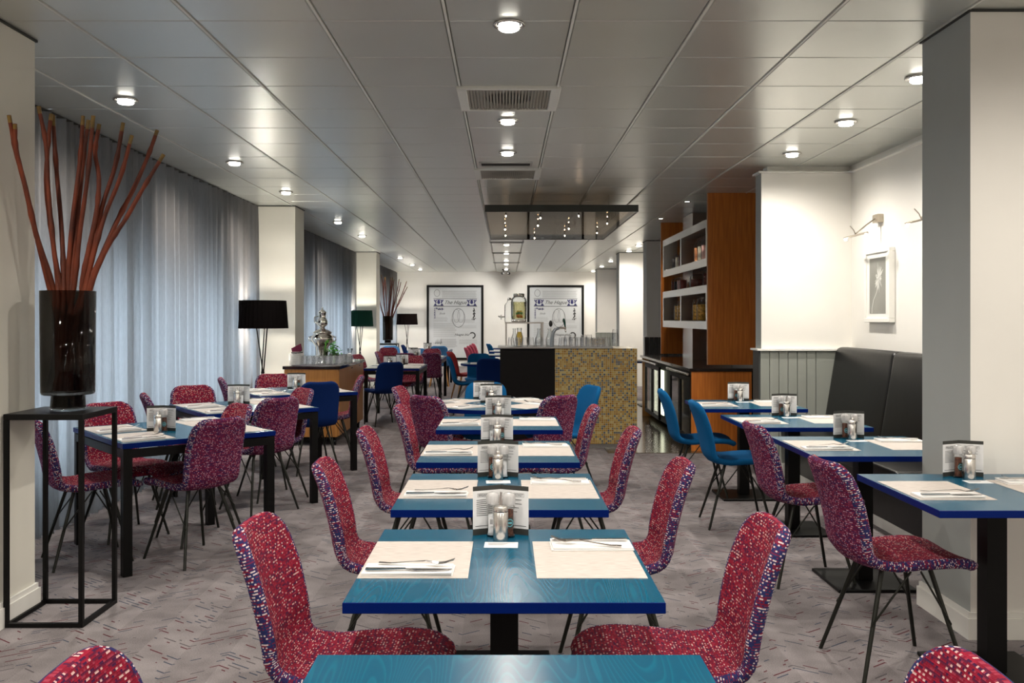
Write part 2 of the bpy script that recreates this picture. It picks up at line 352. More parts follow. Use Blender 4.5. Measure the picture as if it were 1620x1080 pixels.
# light rails proud of the panels along the room
for k, x0 in enumerate(xs):
    if XL < x0 < XR: obj('ceiling_rail', MB().box(x0-.006, x0+.006, YB, YE, CZ-.004, CZ+.03), RAIL, ce)
for (k, j), lab in zip(sorted(vent_cells), ('nearer square perforated speaker grille panel in centre ceiling strip', 'farther square perforated grille panel in centre ceiling strip')):
    x0, y0 = PX0, PY0+PD*j
    t = thing('ceiling_grille', lab, 'ceiling grille', (x0+PW/2, y0+PD/2, CZ-.018))
    h = PW/2
    f = MB(); f.box(-h-.02, h+.02, -h, -h+.03, 0, .03, 0, .003); f.box(-h-.02, h+.02, h-.03, h, 0, .03, 0, .003)
    f.box(-h-.02, -h+.04, -h+.03, h-.03, 0, .03, 0, .003); f.box(h-.04, h+.02, -h+.03, h-.03, 0, .03, 0, .003)
    obj('frame', f, RAIL, t)
    g = MB()
    for i in range(26): g.box(-h+.04+i*.0198, -h+.052+i*.0198, -h+.03, h-.03, .008, .014)
    obj('grille', g, PERF, t); obj('speaker_cone', MB().lathe([(.001, .0145), (.05, .0145), (.13, .0145), (.15, .0145)], 24), mat('grey_cone', (.27, .26, .23), .6), t); obj('backing', MB().box(-h+.03, h-.03, -h+.03, h-.03, .016, .02), PERF, t)  # cone disc in mid grey, so it barely shows behind the slats
for i, (y0, xa, xb, lab) in enumerate(((8.1, -.24, .24, 'narrow slot air diffuser in centre ceiling strip before farther grille'), (16.6, -.30, .34, 'nearest slot diffuser of far centre ceiling strip'), (19.3, -.30, .34, 'middle slot diffuser of far centre ceiling strip'), (22.7, -.32, .36, 'farthest slot diffuser by end wall in centre ceiling strip'))):
    t = thing('slot_diffuser', lab, 'air vent', (0, y0, CZ-.012))
    obj('frame', MB().box(xa, xb, 0, .02, 0, .012).box(xa, xb, .16, .18, 0, .012).box(xa, xa+.02, .02, .16, 0, .012).box(xb-.02, xb, .02, .16, 0, .012), STEELD, t)
    for q in range(3): obj('slat', MB().box(xa+.02, xb-.02, .035+q*.045, .052+q*.045, .002, .01), CARDD, t)

struct(obj('wall_back', MB().box(XL-.2, XR+.3, YE, YE+.15, 0, CZ+.03), WHITE))
struct(obj('wall_front', MB().box(XL-.2, XR+.3, YB-.15, YB, 0, CZ+.03), WHITE))
struct(obj('wall_right', MB().box(XR, XR+.15, YB, YE, 0, CZ+.03), WHITE))
wl = MB(); wl.box(XL-.15, XL, YB, YE, 0, .35); wl.box(XL-.15, XL, YB, YE, 2.15, CZ+.03); wl.box(XL-.15, XL, YB, 4.3, .35, 2.15)
for a, b_ in ((11.2, 11.9), (18.9, 19.7), (27.1, YE)): wl.box(XL-.15, XL, a, b_, .35, 2.15)
struct(obj('wall_left', wl, WHITE))
for i, (a, b_) in enumerate(((4.3, 11.2), (11.9, 18.9), (19.7, 27.1))):
    fr = MB(); fr.box(XL-.12, XL-.05, a, b_, .35, .40); fr.box(XL-.12, XL-.05, a, b_, 2.10, 2.15)
    n = 6
    for q in range(n+1):
        y = a+(b_-a-.05)*q/n; fr.box(XL-.12, XL-.05, y, y+.05, .40, 2.10)
    wo = struct(obj('window_%d' % (i+1), fr, TRIM))
    for q in range(n):
        y = a+(b_-a-.05)*q/n; obj('pane', MB().box(XL-.09, XL-.085, y+.05, y+(b_-a-.05)/n, .40, 2.10), mat('window_glass', (1, 1, 1), 0, trans=1, ior=1.0), wo)
struct(obj('baseboard_back', MB().box(XL, XR, YE-.02, YE, 0, .13).box(XL, XR, YE-.028, YE, 0, .10), TRIM))

# pillars (each with its own baseboard)
def pillar(x0, x1, y0, y1, front, side, name, z1=CZ+.03, base=True, side_is='l'):
    b = MB().box(x0, x1, y0, y1, 0, z1)
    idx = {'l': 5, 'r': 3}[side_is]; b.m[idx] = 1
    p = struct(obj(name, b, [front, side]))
    if base: obj('baseboard', MB().box(x0-.012, x1+.012, y0-.012, y1+.012, 0, .12).box(x0-.02, x1+.02, y0-.02, y1+.02, 0, .095), TRIM, p)
    obj('shadow_gap', MB().box(x0-.01, x1+.01, y0-.01, y1+.01, CZ-.012, CZ-.001), CARDD, p)
    return p
pillar(XL, -2.37, 3.9, 4.55, CREAM, CREAM, 'wall_left_pillar', side_is='r')
pillar(XL, -2.62, 11.25, 11.74, CREAM, CREAM, 'wall_left_pillar', side_is='r')
pillar(XL, -2.73, 19.07, 19.6, CREAM, CREAM, 'wall_left_pillar', side_is='r')
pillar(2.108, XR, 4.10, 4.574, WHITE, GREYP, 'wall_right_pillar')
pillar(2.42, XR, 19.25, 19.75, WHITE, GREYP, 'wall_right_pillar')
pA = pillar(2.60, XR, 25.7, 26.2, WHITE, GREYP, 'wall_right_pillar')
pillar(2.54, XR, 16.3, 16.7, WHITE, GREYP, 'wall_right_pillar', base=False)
# niche wall beside the cabinet with board panelling
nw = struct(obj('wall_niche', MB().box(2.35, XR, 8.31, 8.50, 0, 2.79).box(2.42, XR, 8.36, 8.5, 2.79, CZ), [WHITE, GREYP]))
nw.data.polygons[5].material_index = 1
struct(obj('trim_2', MB().box(2.32, XR, 8.28, 8.5, 2.785, 2.80).box(XR-.04, XR, 4.574, 8.31, 2.785, 2.80), TRIM))
struct(obj('trim_3', MB().box(2.30, XR, 8.26, 8.5, 1.155, 1.172), TRIM))
bx = 2.335
for i in range(6):
    x1 = 2.335+.085*(i+1); obj('board', MB().box(bx+.003, x1-.003, 8.288, 8.31, .12, 1.155, 0, .004), WAINS, nw); bx = x1
obj('board', MB().box(bx+.003, XR, 8.288, 8.31, .12, 1.155, 0, .004), WAINS, nw)
obj('board', MB().box(2.325, 2.35, 8.30, 8.50, .12, 1.155), WAIND, nw)
obj('baseboard', MB().box(2.33, XR, 8.275, 8.31, 0, .11).box(2.33, XR, 8.282, 8.31, .11, .125), TRIM, nw)
# panelling at the far columns
def boards(x0, x1, y, z1, n, m, name):
    p = struct(obj(name, MB().box(x0-.02, x1, y-.04, y-.0, z1, z1+.015), TRIM))
    for i in range(n):
        a = x0+(x1-x0)*i/n; obj('board', MB().box(a+.004, a+(x1-x0)/n-.004, y-.025, y, 0, z1, 0, .003), m, p)
boards(2.56, XR, 25.69, 1.04, 6, WAINS, 'trim_4'); boards(2.50, XR, 16.29, 1.11, 8, WAIND, 'trim_5')  # boards by the cabinet darker: shade of that unlit front put into their colour

# curtains
def curtain(x, y0, y1, lab, n):
    t = thing('curtain', lab, 'curtain', (x, y0, 0))
    mb = MB(); P = []; F = []; N_ = int((y1-y0)/.022); zs = [.01, .5, 1.2, 2.0, 2.6, CZ-.02]
    ph = 0; row = []
    for i in range(N_+1):
        yy = (y1-y0)*i/N_; ph += .022*2*PI/(.145+.05*math.sin(yy*1.7)+.02*math.sin(yy*5.3)); row.append((yy, ph))
    for zi, z in enumerate(zs):
        for yy, p in row:
            a = .072*(1.0-.2*zi/5); P.append((a*math.sin(p)+.014*math.sin(p*.37+zi*.25), yy+.012*math.sin(2*p+zi*.2), z))
    w_ = N_+1
    for j in range(len(zs)-1):
        for i in range(N_): F.append((j*w_+i, j*w_+i+1, (j+1)*w_+i+1, (j+1)*w_+i))
    mb.add(P, F, 0, True); obj('drape', mb, CURT, t)
    obj('curtain_rail', MB().box(-.02, .02, 0, y1-y0, CZ-.02, CZ-.002), CARDD, t)
curtain(-3.10, 4.1, 11.22, 'long grey sheer curtain along the near window behind the branch vase', 3)
curtain(-3.20, 11.78, 19.04, 'grey sheer curtain between first and second lamp-lit pillars behind the urn', 3)
curtain(-3.33, 19.64, 27.3, 'farthest grey curtain near the end wall behind the far branch vase', 3)

# ---------------------------------------------------------------- recessed downlights
dl0 = None; SPOTS = []
def downlight(x, y, lab, watts=None):
    global dl0
    if dl0 is None:
        dl0 = put('downlight', None)
        obj('trim_ring', MB().lathe([(.075, 0), (.078, -.008), (.070, -.012), (.058, -.004), (.058, 0)], 24), STEEL, dl0)
        obj('diffuser', MB().lathe([(.001, -.030), (.042, -.030), (.048, -.026), (.050, -.004), (.001, -.003)], 20), LIT, dl0)
        obj('retainer', MB().lathe([(.052, -.018), (.055, -.018), (.055, -.022), (.052, -.022)], 20, closed=True), STEEL, dl0)
        t = dl0
    else: t = dup(dl0)
    t.location = (x, y, CZ-.001); tag(t, lab, 'ceiling light', None)
    lamp('SPOT', (x, y, CZ-.06), (0, 0, 0), watts or DOWN_W, WARM, .05, spot=math.radians(168), blend=1)
cx_ = [.02]*3+[0]*5
for y, lab in zip((4.3, 6.38, 7.61, 17.1, 19.4, 21.8, 23.3, 25.7), ('largest, nearest round downlight at top centre of ceiling', 'second round downlight of the centre ceiling strip, beyond the near grille', 'third round downlight of centre strip, before the slot diffuser', 'round downlight just beyond the hanging canopy in centre strip', 'second round downlight beyond the canopy in centre strip', 'third round downlight beyond the canopy in centre strip', 'fourth round downlight beyond the canopy in centre strip', 'last round downlight of centre strip, above the twin spots')): downlight(.015, y, lab)
for y, lab in zip((5.78, 8.1, 10.0, 13.1, 15.3, 20.8, 23.5, 25.7), ('nearest round downlight on the left, above the branch vase', 'second round downlight on the left, above the long curtain', 'third round downlight on left, just before the first pillar', 'fourth round downlight on left, just past the first pillar', 'fifth round downlight on left, midway between the pillars', 'sixth round downlight on left, past the second pillar', 'seventh round downlight on left, above far branch vase', 'eighth and last round downlight on left by end wall')): downlight(-2.43, y, lab)
for x, y, lab in zip((2.4, 2.42, 2.43, 2.55, 2.55, 2.56, 2.58, 2.58), (5.25, 6.43, 7.67, 17.3, 18.7, 22.0, 24.3, 26.7), ('nearest round downlight on right, cut by the big pillar', 'second round downlight on the right, above banquette tables', 'third round downlight on right, before the panelled niche wall', 'round downlight on right just beyond the timber cabinet', 'second round downlight on right beyond the timber cabinet', 'third round downlight on right beyond the timber cabinet', 'fourth round downlight on right beyond the timber cabinet', 'last round downlight on right beside the end wall')): downlight(x, y, lab)
# the room's other downlights carry on behind the camera (their light reaches the view)
for x, y in ((0, 2.1), (0, -.6), (0, -2.8), (-2.43, 3.2), (-2.43, .6), (-2.43, -2), (2.42, 2.9), (2.42, .5), (2.42, -2), (-1.2, 1.3), (1.2, 1.3)):
    lamp('SPOT', (x, y, CZ-.06), (0, 0, 0), DOWN_W, WARM, .05, spot=math.radians(168), blend=1)
for x, y in ((-.5, 15.0), (.9, 15.2), (1.3, 20), (-1.2, 11.5)): pass

# ---------------------------------------------------------------- chairs
def catmull(pts, n):
    out = []
    P = [Vector(p) for p in pts]; P = [2*P[0]-P[1]]+P+[2*P[-1]-P[-2]]
    for i in range(1, len(P)-2):
        for k in range(n):
            t = k/n; a, b, c, d = P[i-1:i+3]
            out.append(.5*((2*b)+(-a+c)*t+(2*a-5*b+4*c-d)*t*t+(-a+3*b-3*c+d)*t**3))
    out.append(P[-2]); return out
def shell_meshes(mats, suffix):
    prof = catmull([(.255, .425), (.235, .447), (.16, .462), (.02, .458), (-.10, .450), (-.185, .462), (-.228, .510), (-.248, .60), (-.275, .71), (-.305, .80), (-.330, .866)], 5)
    S = [0]
    for a, b in zip(prof, prof[1:]): S.append(S[-1]+(b-a).length)
    T = S[-1]
    def hw(s):
        base = [(0, .200), (.15, .218), (.33, .208), (.45, .190), (.56, .192), (.70, .195), (T, .178)]
        for (a, x), (b, y) in zip(base, base[1:]):
            if s <= b: w_ = x+(y-x)*(s-a)/(b-a); break
        else: w_ = .178
        for u, r in ((s, .085), (T-s, .095)):
            if u < r: w_ = w_-r+math.sqrt(max(0, r*r-(r-u)**2))
        return max(w_, .02)
    # finer samples at both ends
    ss = [0, .003, .010, .022, .040, .062]+[.085+(T-.18)*i/24 for i in range(25)]+[T-.07, T-.045, T-.026, T-.012, T-.004, T]
    def at(s):
        for i in range(len(S)-1):
            if s <= S[i+1]+1e-9: k = (s-S[i])/(S[i+1]-S[i]); return prof[i].lerp(prof[i+1], k), (prof[i+1]-prof[i]).normalized()
        return prof[-1], (prof[-1]-prof[-2]).normalized()
    rings = []
    for s in ss:
        p, t = at(s); n = Vector((-t.y, t.x))  # 2D normal in (y,z)
        if n.y < 0 and s < .3: n = -n
        n = Vector((t.y, -t.x)); n = -n if n.y < 0 and s < .33 else n
        # inner side: up on the seat, forward on the back
        n = Vector((t.y, -t.x)); 
        w_ = hw(s); e = min(s, T-s); h = .021*math.sqrt(max(.02, 1-(1-min(e/.022, 1))**2))
        bend = min(1, max(0, (s-.36)/.2)); ring = []
        ins = 9
        def pt(x, o):
            c = (.030*bend+.012)*(x/.2)**2     # edges cup towards the sitter
            y = p.x+n.x*(o+c); z = p.y+n.y*(o+c); return (x, y, z)
        hh = min(h, w_*.9)
        for i in range(ins): x = -(w_-hh)+2*(w_-hh)*i/(ins-1); ring.append((pt(x, hh), 0))
        for a in (60, 20, -20, -60): ring.append((pt(w_-hh+hh*math.cos(math.radians(a)), hh*math.sin(math.radians(a))), 2))
        for i in range(ins): x = (w_-hh)-2*(w_-hh)*i/(ins-1); ring.append((pt(x, -hh), 1))
        for a in (-60, -20, 20, 60): ring.append((pt(-(w_-hh)-hh*math.cos(math.radians(a)), hh*math.sin(math.radians(a))), 2))
        rings.append(ring)
    cut = next(i for i, s in enumerate(ss) if s > .47)
    def build(name, lo, hi, cap0, cap1):
        n = len(rings[0]); V = []; F = []; M_ = []; UV = []
        for r in rings[lo:hi+1]: V += [q[0] for q in r]
        girth = [0]
        for i in range(n): girth.append(girth[-1]+.02)
        for j in range(hi-lo):
            for i in range(n):
                i2 = (i+1) % n; F.append((j*n+i, j*n+i2, (j+1)*n+i2, (j+1)*n+i))
                a, b = rings[lo+j][i][1], rings[lo+j][i2][1]
                m_ = 2 if 2 in (a, b) else a
                if 2 in (a, b) and a != b: m_ = 2
                M_.append(m_)
                def uvp(r, k):
                    q = rings[lo+r][k]; 
                    return (q[0][0]+(.5 if q[1] == 1 else 0), ss[lo+r]) if m_ != 2 else (.021*k*.6, ss[lo+r])
                ua = [uvp(j, i), uvp(j, i2), uvp(j+1, i2), uvp(j+1, i)]
                if m_ == 2: ua = [(.012*i, ss[lo+j]), (.012*(i+1), ss[lo+j]), (.012*(i+1), ss[lo+j+1]), (.012*i, ss[lo+j+1])]
                UV += ua
        if cap0: F.append(tuple(range(n))[::-1]); M_.append(2); UV += [(V[k][0], V[k][2]) for k in range(n)][::-1]
        if cap1: b = (hi-lo)*n; F.append(tuple(b+k for k in range(n))); M_.append(2); UV += [(V[b+k][0], V[b+k][2]) for k in range(n)]
        me = bpy.data.meshes.new(name); me.from_pydata(V, [], F); ul = me.uv_layers.new(name='UVMap')
        ul.data.foreach_set('uv', [c for q in UV for c in q])
        for m_ in mats: me.materials.append(m_)
        me.polygons.foreach_set('material_index', M_); me.polygons.foreach_set('use_smooth', [True]*len(F)); me.update(); return me
    return build('seat', 0, cut, True, False), build('backrest', cut, len(ss)-1, False, True)
def leg_mesh(sx, sy):
    top = Vector((sx*.105, sy*.10-.01, .435)); bot = Vector((sx*.205, sy*.215-.02, 0))
    return MB().tube([top, bot], [.0105, .0085], 8).mesh('leg', CHLEG), top, bot
CHLEG = mat('dark_olive_steel', (.014, .015, .011), .35, .3)
def brace_mesh(sx, sy, top, bot):
    k = top.lerp(bot, .52)+Vector((sx*.004, sy*.004, 0)); mb = MB()
    a = Vector((sx*.165, sy*.02, .436)); b = Vector((sx*.02, sy*.165-.01, .436))
    mb.tube([a, k+Vector((0, 0, .012)), k+Vector((0, 0, -.004)), k+Vector((0, 0, .012)), b], .0045, 5)
    return mb.mesh('leg_brace', CHLEG)
LEGS = []
for sx in (-1, 1):
    for sy in (-1, 1):
        m_, t_, b_ = leg_mesh(sx, sy); LEGS.append((m_, brace_mesh(sx, sy, t_, b_)))
SEATPLATE = MB().box(-.13, .13, -.12, .10, .432, .440).mesh('seat_plate', CHLEG)
KINDS = {}
for kname, mats in (('woven', [F_IN, F_OUT, F_EDGE]), ('blue', [F_BLUE]*3), ('navy', [F_NAVY]*3), ('sky', [F_SKY]*3), ('red', [F_RED]*3), ('rose', [F_STRIPE]*3)): KINDS[kname] = shell_meshes(mats, kname)
WLEG = None
def chair(x, y, face, kind, lab, group=None, detail=True, wood_legs=False):
    """x, y: where the top of the backrest stands; face: heading in degrees (0 = +X, 90 = away from the camera)"""
    a = math.radians(face); rz = a-PI/2
    ox, oy = x+.31*math.cos(a), y+.31*math.sin(a)
    t = thing('dining_chair', lab, 'chair', (ox, oy, 0), rz, group)
    s, b = KINDS[kind]; put('seat', s, t); put('backrest', b, t)
    for lm, bm in LEGS:
        l = put('leg', WL[LEGS.index((lm, bm))] if wood_legs else lm, t)
        if detail and not wood_legs: put('leg_brace', bm, l)
    return t
PALEW = mat('golden_chair_wood', (.5, .24, .07), .4)
WL = [MB().tube([(sx*.13, sy*.12-.01, .44), (sx*.20, sy*.21-.02, 0)], [.018, .011], 8).mesh('leg', PALEW) for sx in (-1, 1) for sy in (-1, 1)]

# ---------------------------------------------------------------- tables
TT = .75
def pedestal_table(cx, cy, w, d, lab, rz=0, group=None):
    t = thing('dining_table', lab, 'table', (cx, cy, 0), rz, group)
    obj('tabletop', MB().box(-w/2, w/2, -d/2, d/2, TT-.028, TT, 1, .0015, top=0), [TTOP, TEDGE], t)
    obj('column', MB().box(-.04, .04, -.04, .04, .018, TT-.034, 0, .004), BLACK, t)
    obj('base_plate', MB().box(-.21, .21, -.21, .21, 0, .018, 0, .003), BLACK, t)
    obj('top_bracket', MB().box(-.15, .15, -.15, .15, TT-.036, TT-.028), BLACK, t)
    return t
def leg_table(cx, cy, w, d, rz, lab):
    t = thing('dining_table', lab, 'table', (cx, cy, 0), rz)
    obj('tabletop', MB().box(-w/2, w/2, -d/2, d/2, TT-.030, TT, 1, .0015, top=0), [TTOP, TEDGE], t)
    a, b = w/2-.005, d/2-.005; f = MB(); z0, z1 = TT-.085, TT-.038
    f.box(-a+.05, a-.05, -b, -b+.03, z0, z1).box(-a+.05, a-.05, b-.03, b, z0, z1).box(-a, -a+.03, -b+.05, b-.05, z0, z1).box(a-.03, a, -b+.05, b-.05, z0, z1)
    obj('apron_frame', f, BLACK, t)
    for sx in (-1, 1):
        for sy in (-1, 1): obj('leg', MB().box(sx*a-(.05 if sx > 0 else 0), sx*a+(.05 if sx < 0 else 0), sy*b-(.05 if sy > 0 else 0), sy*b+(.05 if sy < 0 else 0), 0, TT-.03, 0, .002), BLACK, t)
    return t
def round_table(cx, cy, r, lab):
    t = thing('round_table', lab, 'table', (cx, cy, 0))
    mb = MB(); n = 48
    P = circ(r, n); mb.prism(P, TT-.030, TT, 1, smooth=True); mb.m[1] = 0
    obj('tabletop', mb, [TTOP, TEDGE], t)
    obj('column', MB().lathe([(.04, .02), (.04, TT-.03)], 16), BLACK, t); obj('base_plate', MB().lathe([(.25, 0), (.25, .012), (.05, .025)], 28), BLACK, t)
    return t
# settings: placemat, napkin, fork, knife
PMm = MB().box(-.20, .20, -.15, .15, 0, .0018).mesh('placemat', PMAT)
def napkin_mesh():
    mb = MB(); mb.box(-.052, .052, -.125, .125, 0, .004, 0, .0012)
    mb.add([(-.050, -.123, .0045), (.052, -.124, .0045), (.055, .123, .007), (-.048, .120, .0055), (-.050, -.123, .008), (.052, -.124, .008), (.056, .123, .012), (-.048, .120, .009)],
           [(3, 2, 1, 0), (4, 5, 6, 7), (0, 1, 5, 4), (1, 2, 6, 5), (2, 3, 7, 6), (3, 0, 4, 7)]); return mb.mesh('napkin', NAP)
NAPm = napkin_mesh()
def ribbon(mb, pts, w, th=.002):
    """flat bar along y with height z and half width w per point"""
    V = []; 
    for (x, y, z), h in zip(pts, w): V += [(x-h, y, z), (x+h, y, z), (x+h, y, z+th), (x-h, y, z+th)]
    F = [(0, 1, 2, 3)[::-1]]; k = len(pts)
    for j in range(k-1):
        for i in range(4): F.append((j*4+i, j*4+(i+1) % 4, (j+1)*4+(i+1) % 4, (j+1)*4+i))
    F.append(tuple((k-1)*4+i for i in range(4))); mb.add(V, F, 0, False); return mb
fk = MB(); ribbon(fk, [(0, -.105, .004), (0, -.07, .003), (0, -.01, .009), (0, .03, .013), (0, .05, .010), (0, .065, .007)], [.007, .006, .003, .003, .010, .012], .0022)
for q in (-.009, -.003, .003, .009): ribbon(fk, [(q, .064, .007), (q, .085, .010), (q, .112, .020)], [.0019, .0017, .001], .002)
FORKm = fk.mesh('fork', CUTL)
kn = MB(); ribbon(kn, [(0, -.115, 0), (0, -.06, 0), (0, -.005, .001)], [.0075, .0065, .0045], .004); ribbon(kn, [(0, -.005, .001), (.002, .02, .001), (.003, .08, .001), (.001, .112, .001), (-.004, .122, .001)], [.005, .009, .0095, .006, .001], .0014)
KNIFEm = kn.mesh('knife', CUTL)
rnd = random.Random(3)
def world(T, lx, ly):
    cx, cy, rz = T; c, s = math.cos(rz), math.sin(rz); return cx+lx*c-ly*s, cy+lx*s+ly*c
def setting(T, lx, ly, face, where, level=3):
    """placemat centre in table coordinates, face = sitter's heading in degrees relative to the table"""
    x, y = world(T, lx, ly); rz = T[2]+math.radians(face)-PI/2
    tag(put('placemat', PMm, None, (x, y, TT), rz), 'beige woven placemat at '+where, 'placemat')
    if level < 1: return
    S = (x, y, rz); j = rnd.uniform(-.05, .05); nx, ny = world(S, .135, -.015+rnd.uniform(-.015, .01))
    tag(put('napkin', NAPm, None, (nx, ny, TT+.0018), rz+j), 'white folded napkin at '+where, 'napkin')
    if level < 2: return
    fx, fy = world((nx, ny, rz+j), -.022, .015); kx, ky = world((nx, ny, rz+j), .030, 0)
    o = put('fork', FORKm, None, (fx, fy, TT+.012), rz+j+rnd.uniform(-.25, .1)); o.rotation_euler.x = .01; tag(o, 'steel fork on napkin at '+where, 'fork')
    tag(put('knife', KNIFEm, None, (kx, ky, TT+.0145), rz+j+rnd.uniform(-.04, .04)), 'steel knife on napkin at '+where, 'knife')
# table-top group: menu card, two mills, oil can, comment card
HEAD = text('BREAKFAST', .0105, INK, 'heading')
def menu_mesh():
    th = .0016; mb = MB(); a = math.radians(24); W = .098; H = .158
    for s in (-1, 1):
        ex, ey = s*W*math.cos(a), -W*math.sin(a); nx, ny = s*math.sin(a)*th, math.cos(a)*th
        for z0, z1, mi in ((0, .020, 1), (.020, .143, 0), (.143, H, 1)):
            V = [(0, 0, z0), (ex, ey, z0), (ex+nx, ey+ny, z0), (0, th, z0), (0, 0, z1), (ex, ey, z1), (ex+nx, ey+ny, z1), (0, th, z1)]
            F = [(3, 2, 1, 0), (4, 5, 6, 7), (0, 1, 5, 4), (1, 2, 6, 5), (2, 3, 7, 6)]; b = len(mb.f); mb.add(V, F, mi)
            mb.m[b+4] = 1
    return mb.mesh('card', [PAPER, CARDD])
MENUm = menu_mesh()
def menu_print(s):
    mb = MB(); r_ = random.Random(5+s)
    W = .098; a = math.radians(24)
    def q(u0, u1, z0, z1):
        P = []
        for u, z in ((u0, z0), (u1, z0), (u1, z1), (u0, z1)): P.append((s*u*math.cos(a), -u*math.sin(a)-.0006, z))
        mb.add(P, [(0, 1, 2, 3) if s > 0 else (3, 2, 1, 0)])
    for z0, z1, u0, u1 in ((.1225, .1232, .022, .082), (.1335, .1342, .022, .082), (.1225, .1342, .0215, .0222), (.1225, .1342, .0818, .0825)): q(u0, u1, z0, z1)
    for i in range(9 if s < 0 else 4):
        z = .112-i*.0062*(1 if s < 0 else 2.1); q(.03 if s < 0 else .018, (.086 if s < 0 else .040+r_.uniform(.01, .04)), z, z+.0016)
    q(.02, .09, .028, .0296)
    return mb.mesh('printed_lines', INK)
MP = {s: menu_print(s) for s in (-1, 1)}
def mill_mesh(fill):
    pass
MILLG = MB().lathe([(.019, 0), (.0205, .006), (.0165, .02), (.0165, .085), (.019, .093), (.019, .100), (.012, .104), (.001, .104)], 16).mesh('glass_body', GLASS)
MILLF = {k: MB().lathe([(.001, .004), (.0165, .006), (.0140, .02), (.0140, h), (.001, h+.002)], 14).mesh('filling', m_) for k, m_, h in (('salt', SALT, .07), ('pepper', PEPPER, .088))}
CAPM = mat('clear_plastic_cap', (.88, .87, .86), .15, trans=.6)
cp = MB(); 
cp.lathe([(.017, .104), (.0205, .106), (.0205, .132), (.018, .139), (.010, .142), (.001, .142)], 20)
for i in range(10): a = 2*PI*i/10; cp.box(.0200*math.cos(a)-.0012, .0200*math.cos(a)+.0012, .0200*math.sin(a)-.0012, .0200*math.sin(a)+.0012, .107, .132)
MILLC = cp.mesh('grinder_cap', CAPM)
def band(r, a0, a1, z0, z1, mb, n=6, mi=0):
    V = []
    for i in range(n+1):
        a = a0+(a1-a0)*i/n; V += [(r*math.cos(a), r*math.sin(a), z0), (r*math.cos(a), r*math.sin(a), z1)]
    mb.add(V, [(2*i, 2*i+2, 2*i+3, 2*i+1) for i in range(n)], mi, True); return mb
bl = MB(); band(.0168, -2.3, -1.2, .035, .062, bl, 6, 1)
for i in range(8): band(.0170, -2.1+i*.075, -2.1+i*.075+.035, .042, .058, bl, 1, 0)
BARC = bl.mesh('barcode_label', [INK, PAPER])
rg = MB(); band(.0168, -1.95, -.75, .030, .066, rg, 8, 1)
for i in range(20):
    a0, a1 = 2*PI*i/20, 2*PI*(i+1)/20; V = []
    for a, r in ((a0, .0125), (a1, .0125), (a1, .0095), (a0, .0095)):
        th = -1.35+r*math.cos(a)/.0168; V.append((.0171*math.cos(th), .0171*math.sin(th), .048+r*math.sin(a)))
    rg.add(V, [(0, 1, 2, 3)], 0)
band(.0171, -1.75, -.95, .045, .051, rg, 4, 0)
RINGL = rg.mesh('ring_label', [TEALINK, CARDD])
CANB = MB().lathe([(.0225, 0), (.0235, .002), (.0235, .089), (.0225, .090)], 24).mesh('can_body', STEEL)
CANR = MB().lathe([(.0228, .090), (.0228, .0925)], 24).mesh('seal', INK)
CANL = MB().lathe([(.0235, .0925), (.0235, .106), (.021, .109), (.001, .110)], 24).mesh('lid', STEEL)
CANS = MB().tube([(0, 0, .108), (0, 0, .135), (.002, -.001, .152)], [.0062, .0045, .0042], 10).mesh('spout', STEEL)
CANS2 = MB().lathe([(.008, .108), (.0085, .120), (.005, .124), (.001, .125)], 14).mesh('pourer', STEEL)
NOTE = MB().box(-.052, .052, -.034, .034, 0, .0006).mesh('note_paper', PAPER)
np_ = MB()
np_.box(-.042, .042, .022, .0245, .0007, .0008)
for i in range(3): np_.box(-.04, .02-i*.006, .012-i*.008, .0145-i*.008, .0007, .0008)
NOTEP = np_.mesh('printed_lines', INKG)
def caddy(T, lx, ly, where, swap=False, level=3, tall=False, rz=0):
    x, y = world(T, lx, ly); R = (x, y, rz)
    mx, my = world(R, 0, .095)
    t = thing('menu_card', 'folded grey and white menu card at '+where, 'menu card', (mx, my, TT), rz)
    put('card', MENUm, t)
    if level >= 2:
        for s in (-1, 1):
            put('printed_lines', MP[s], t)
            h = put('heading', HEAD, t, (s*.052*math.cos(.4189), -.052*math.sin(.4189)-.001, .1285)); h.rotation_euler = (PI/2, 0, s*-.4189)
    order = ('pepper', 'salt') if swap else ('salt', 'pepper')
    for s, k in zip((-1, 1), order):
        px, py = world(R, s*.026, .048 if s < 0 else .040)
        m = thing(k+'_mill', ('clear mill of white salt at ' if k == 'salt' else 'clear mill of brown peppercorns at ')+where, 'mill', (px, py, TT), rz)
        put('glass_body', MILLG, m); put('filling', MILLF[k], m); put('grinder_cap', MILLC, m)
        if level >= 2: put('label_sticker', BARC if k == 'salt' else RINGL, m)
    c = thing('oil_can', 'brushed steel oil can at '+where, 'oil can', (x, y, TT), rz)
    put('can_body', CANB, c); put('seal', CANR, c); put('lid', CANL, c); put('spout', CANS if tall else CANS2, c)
    if level >= 2:
        nx, ny = world(R, .002, -.065)
        n = thing('comment_card', 'small white comment card at '+where, 'card', (nx, ny, TT), rz+rnd.uniform(-.06, .06))
        put('note_paper', NOTE, n); put('printed_lines', NOTEP, n)

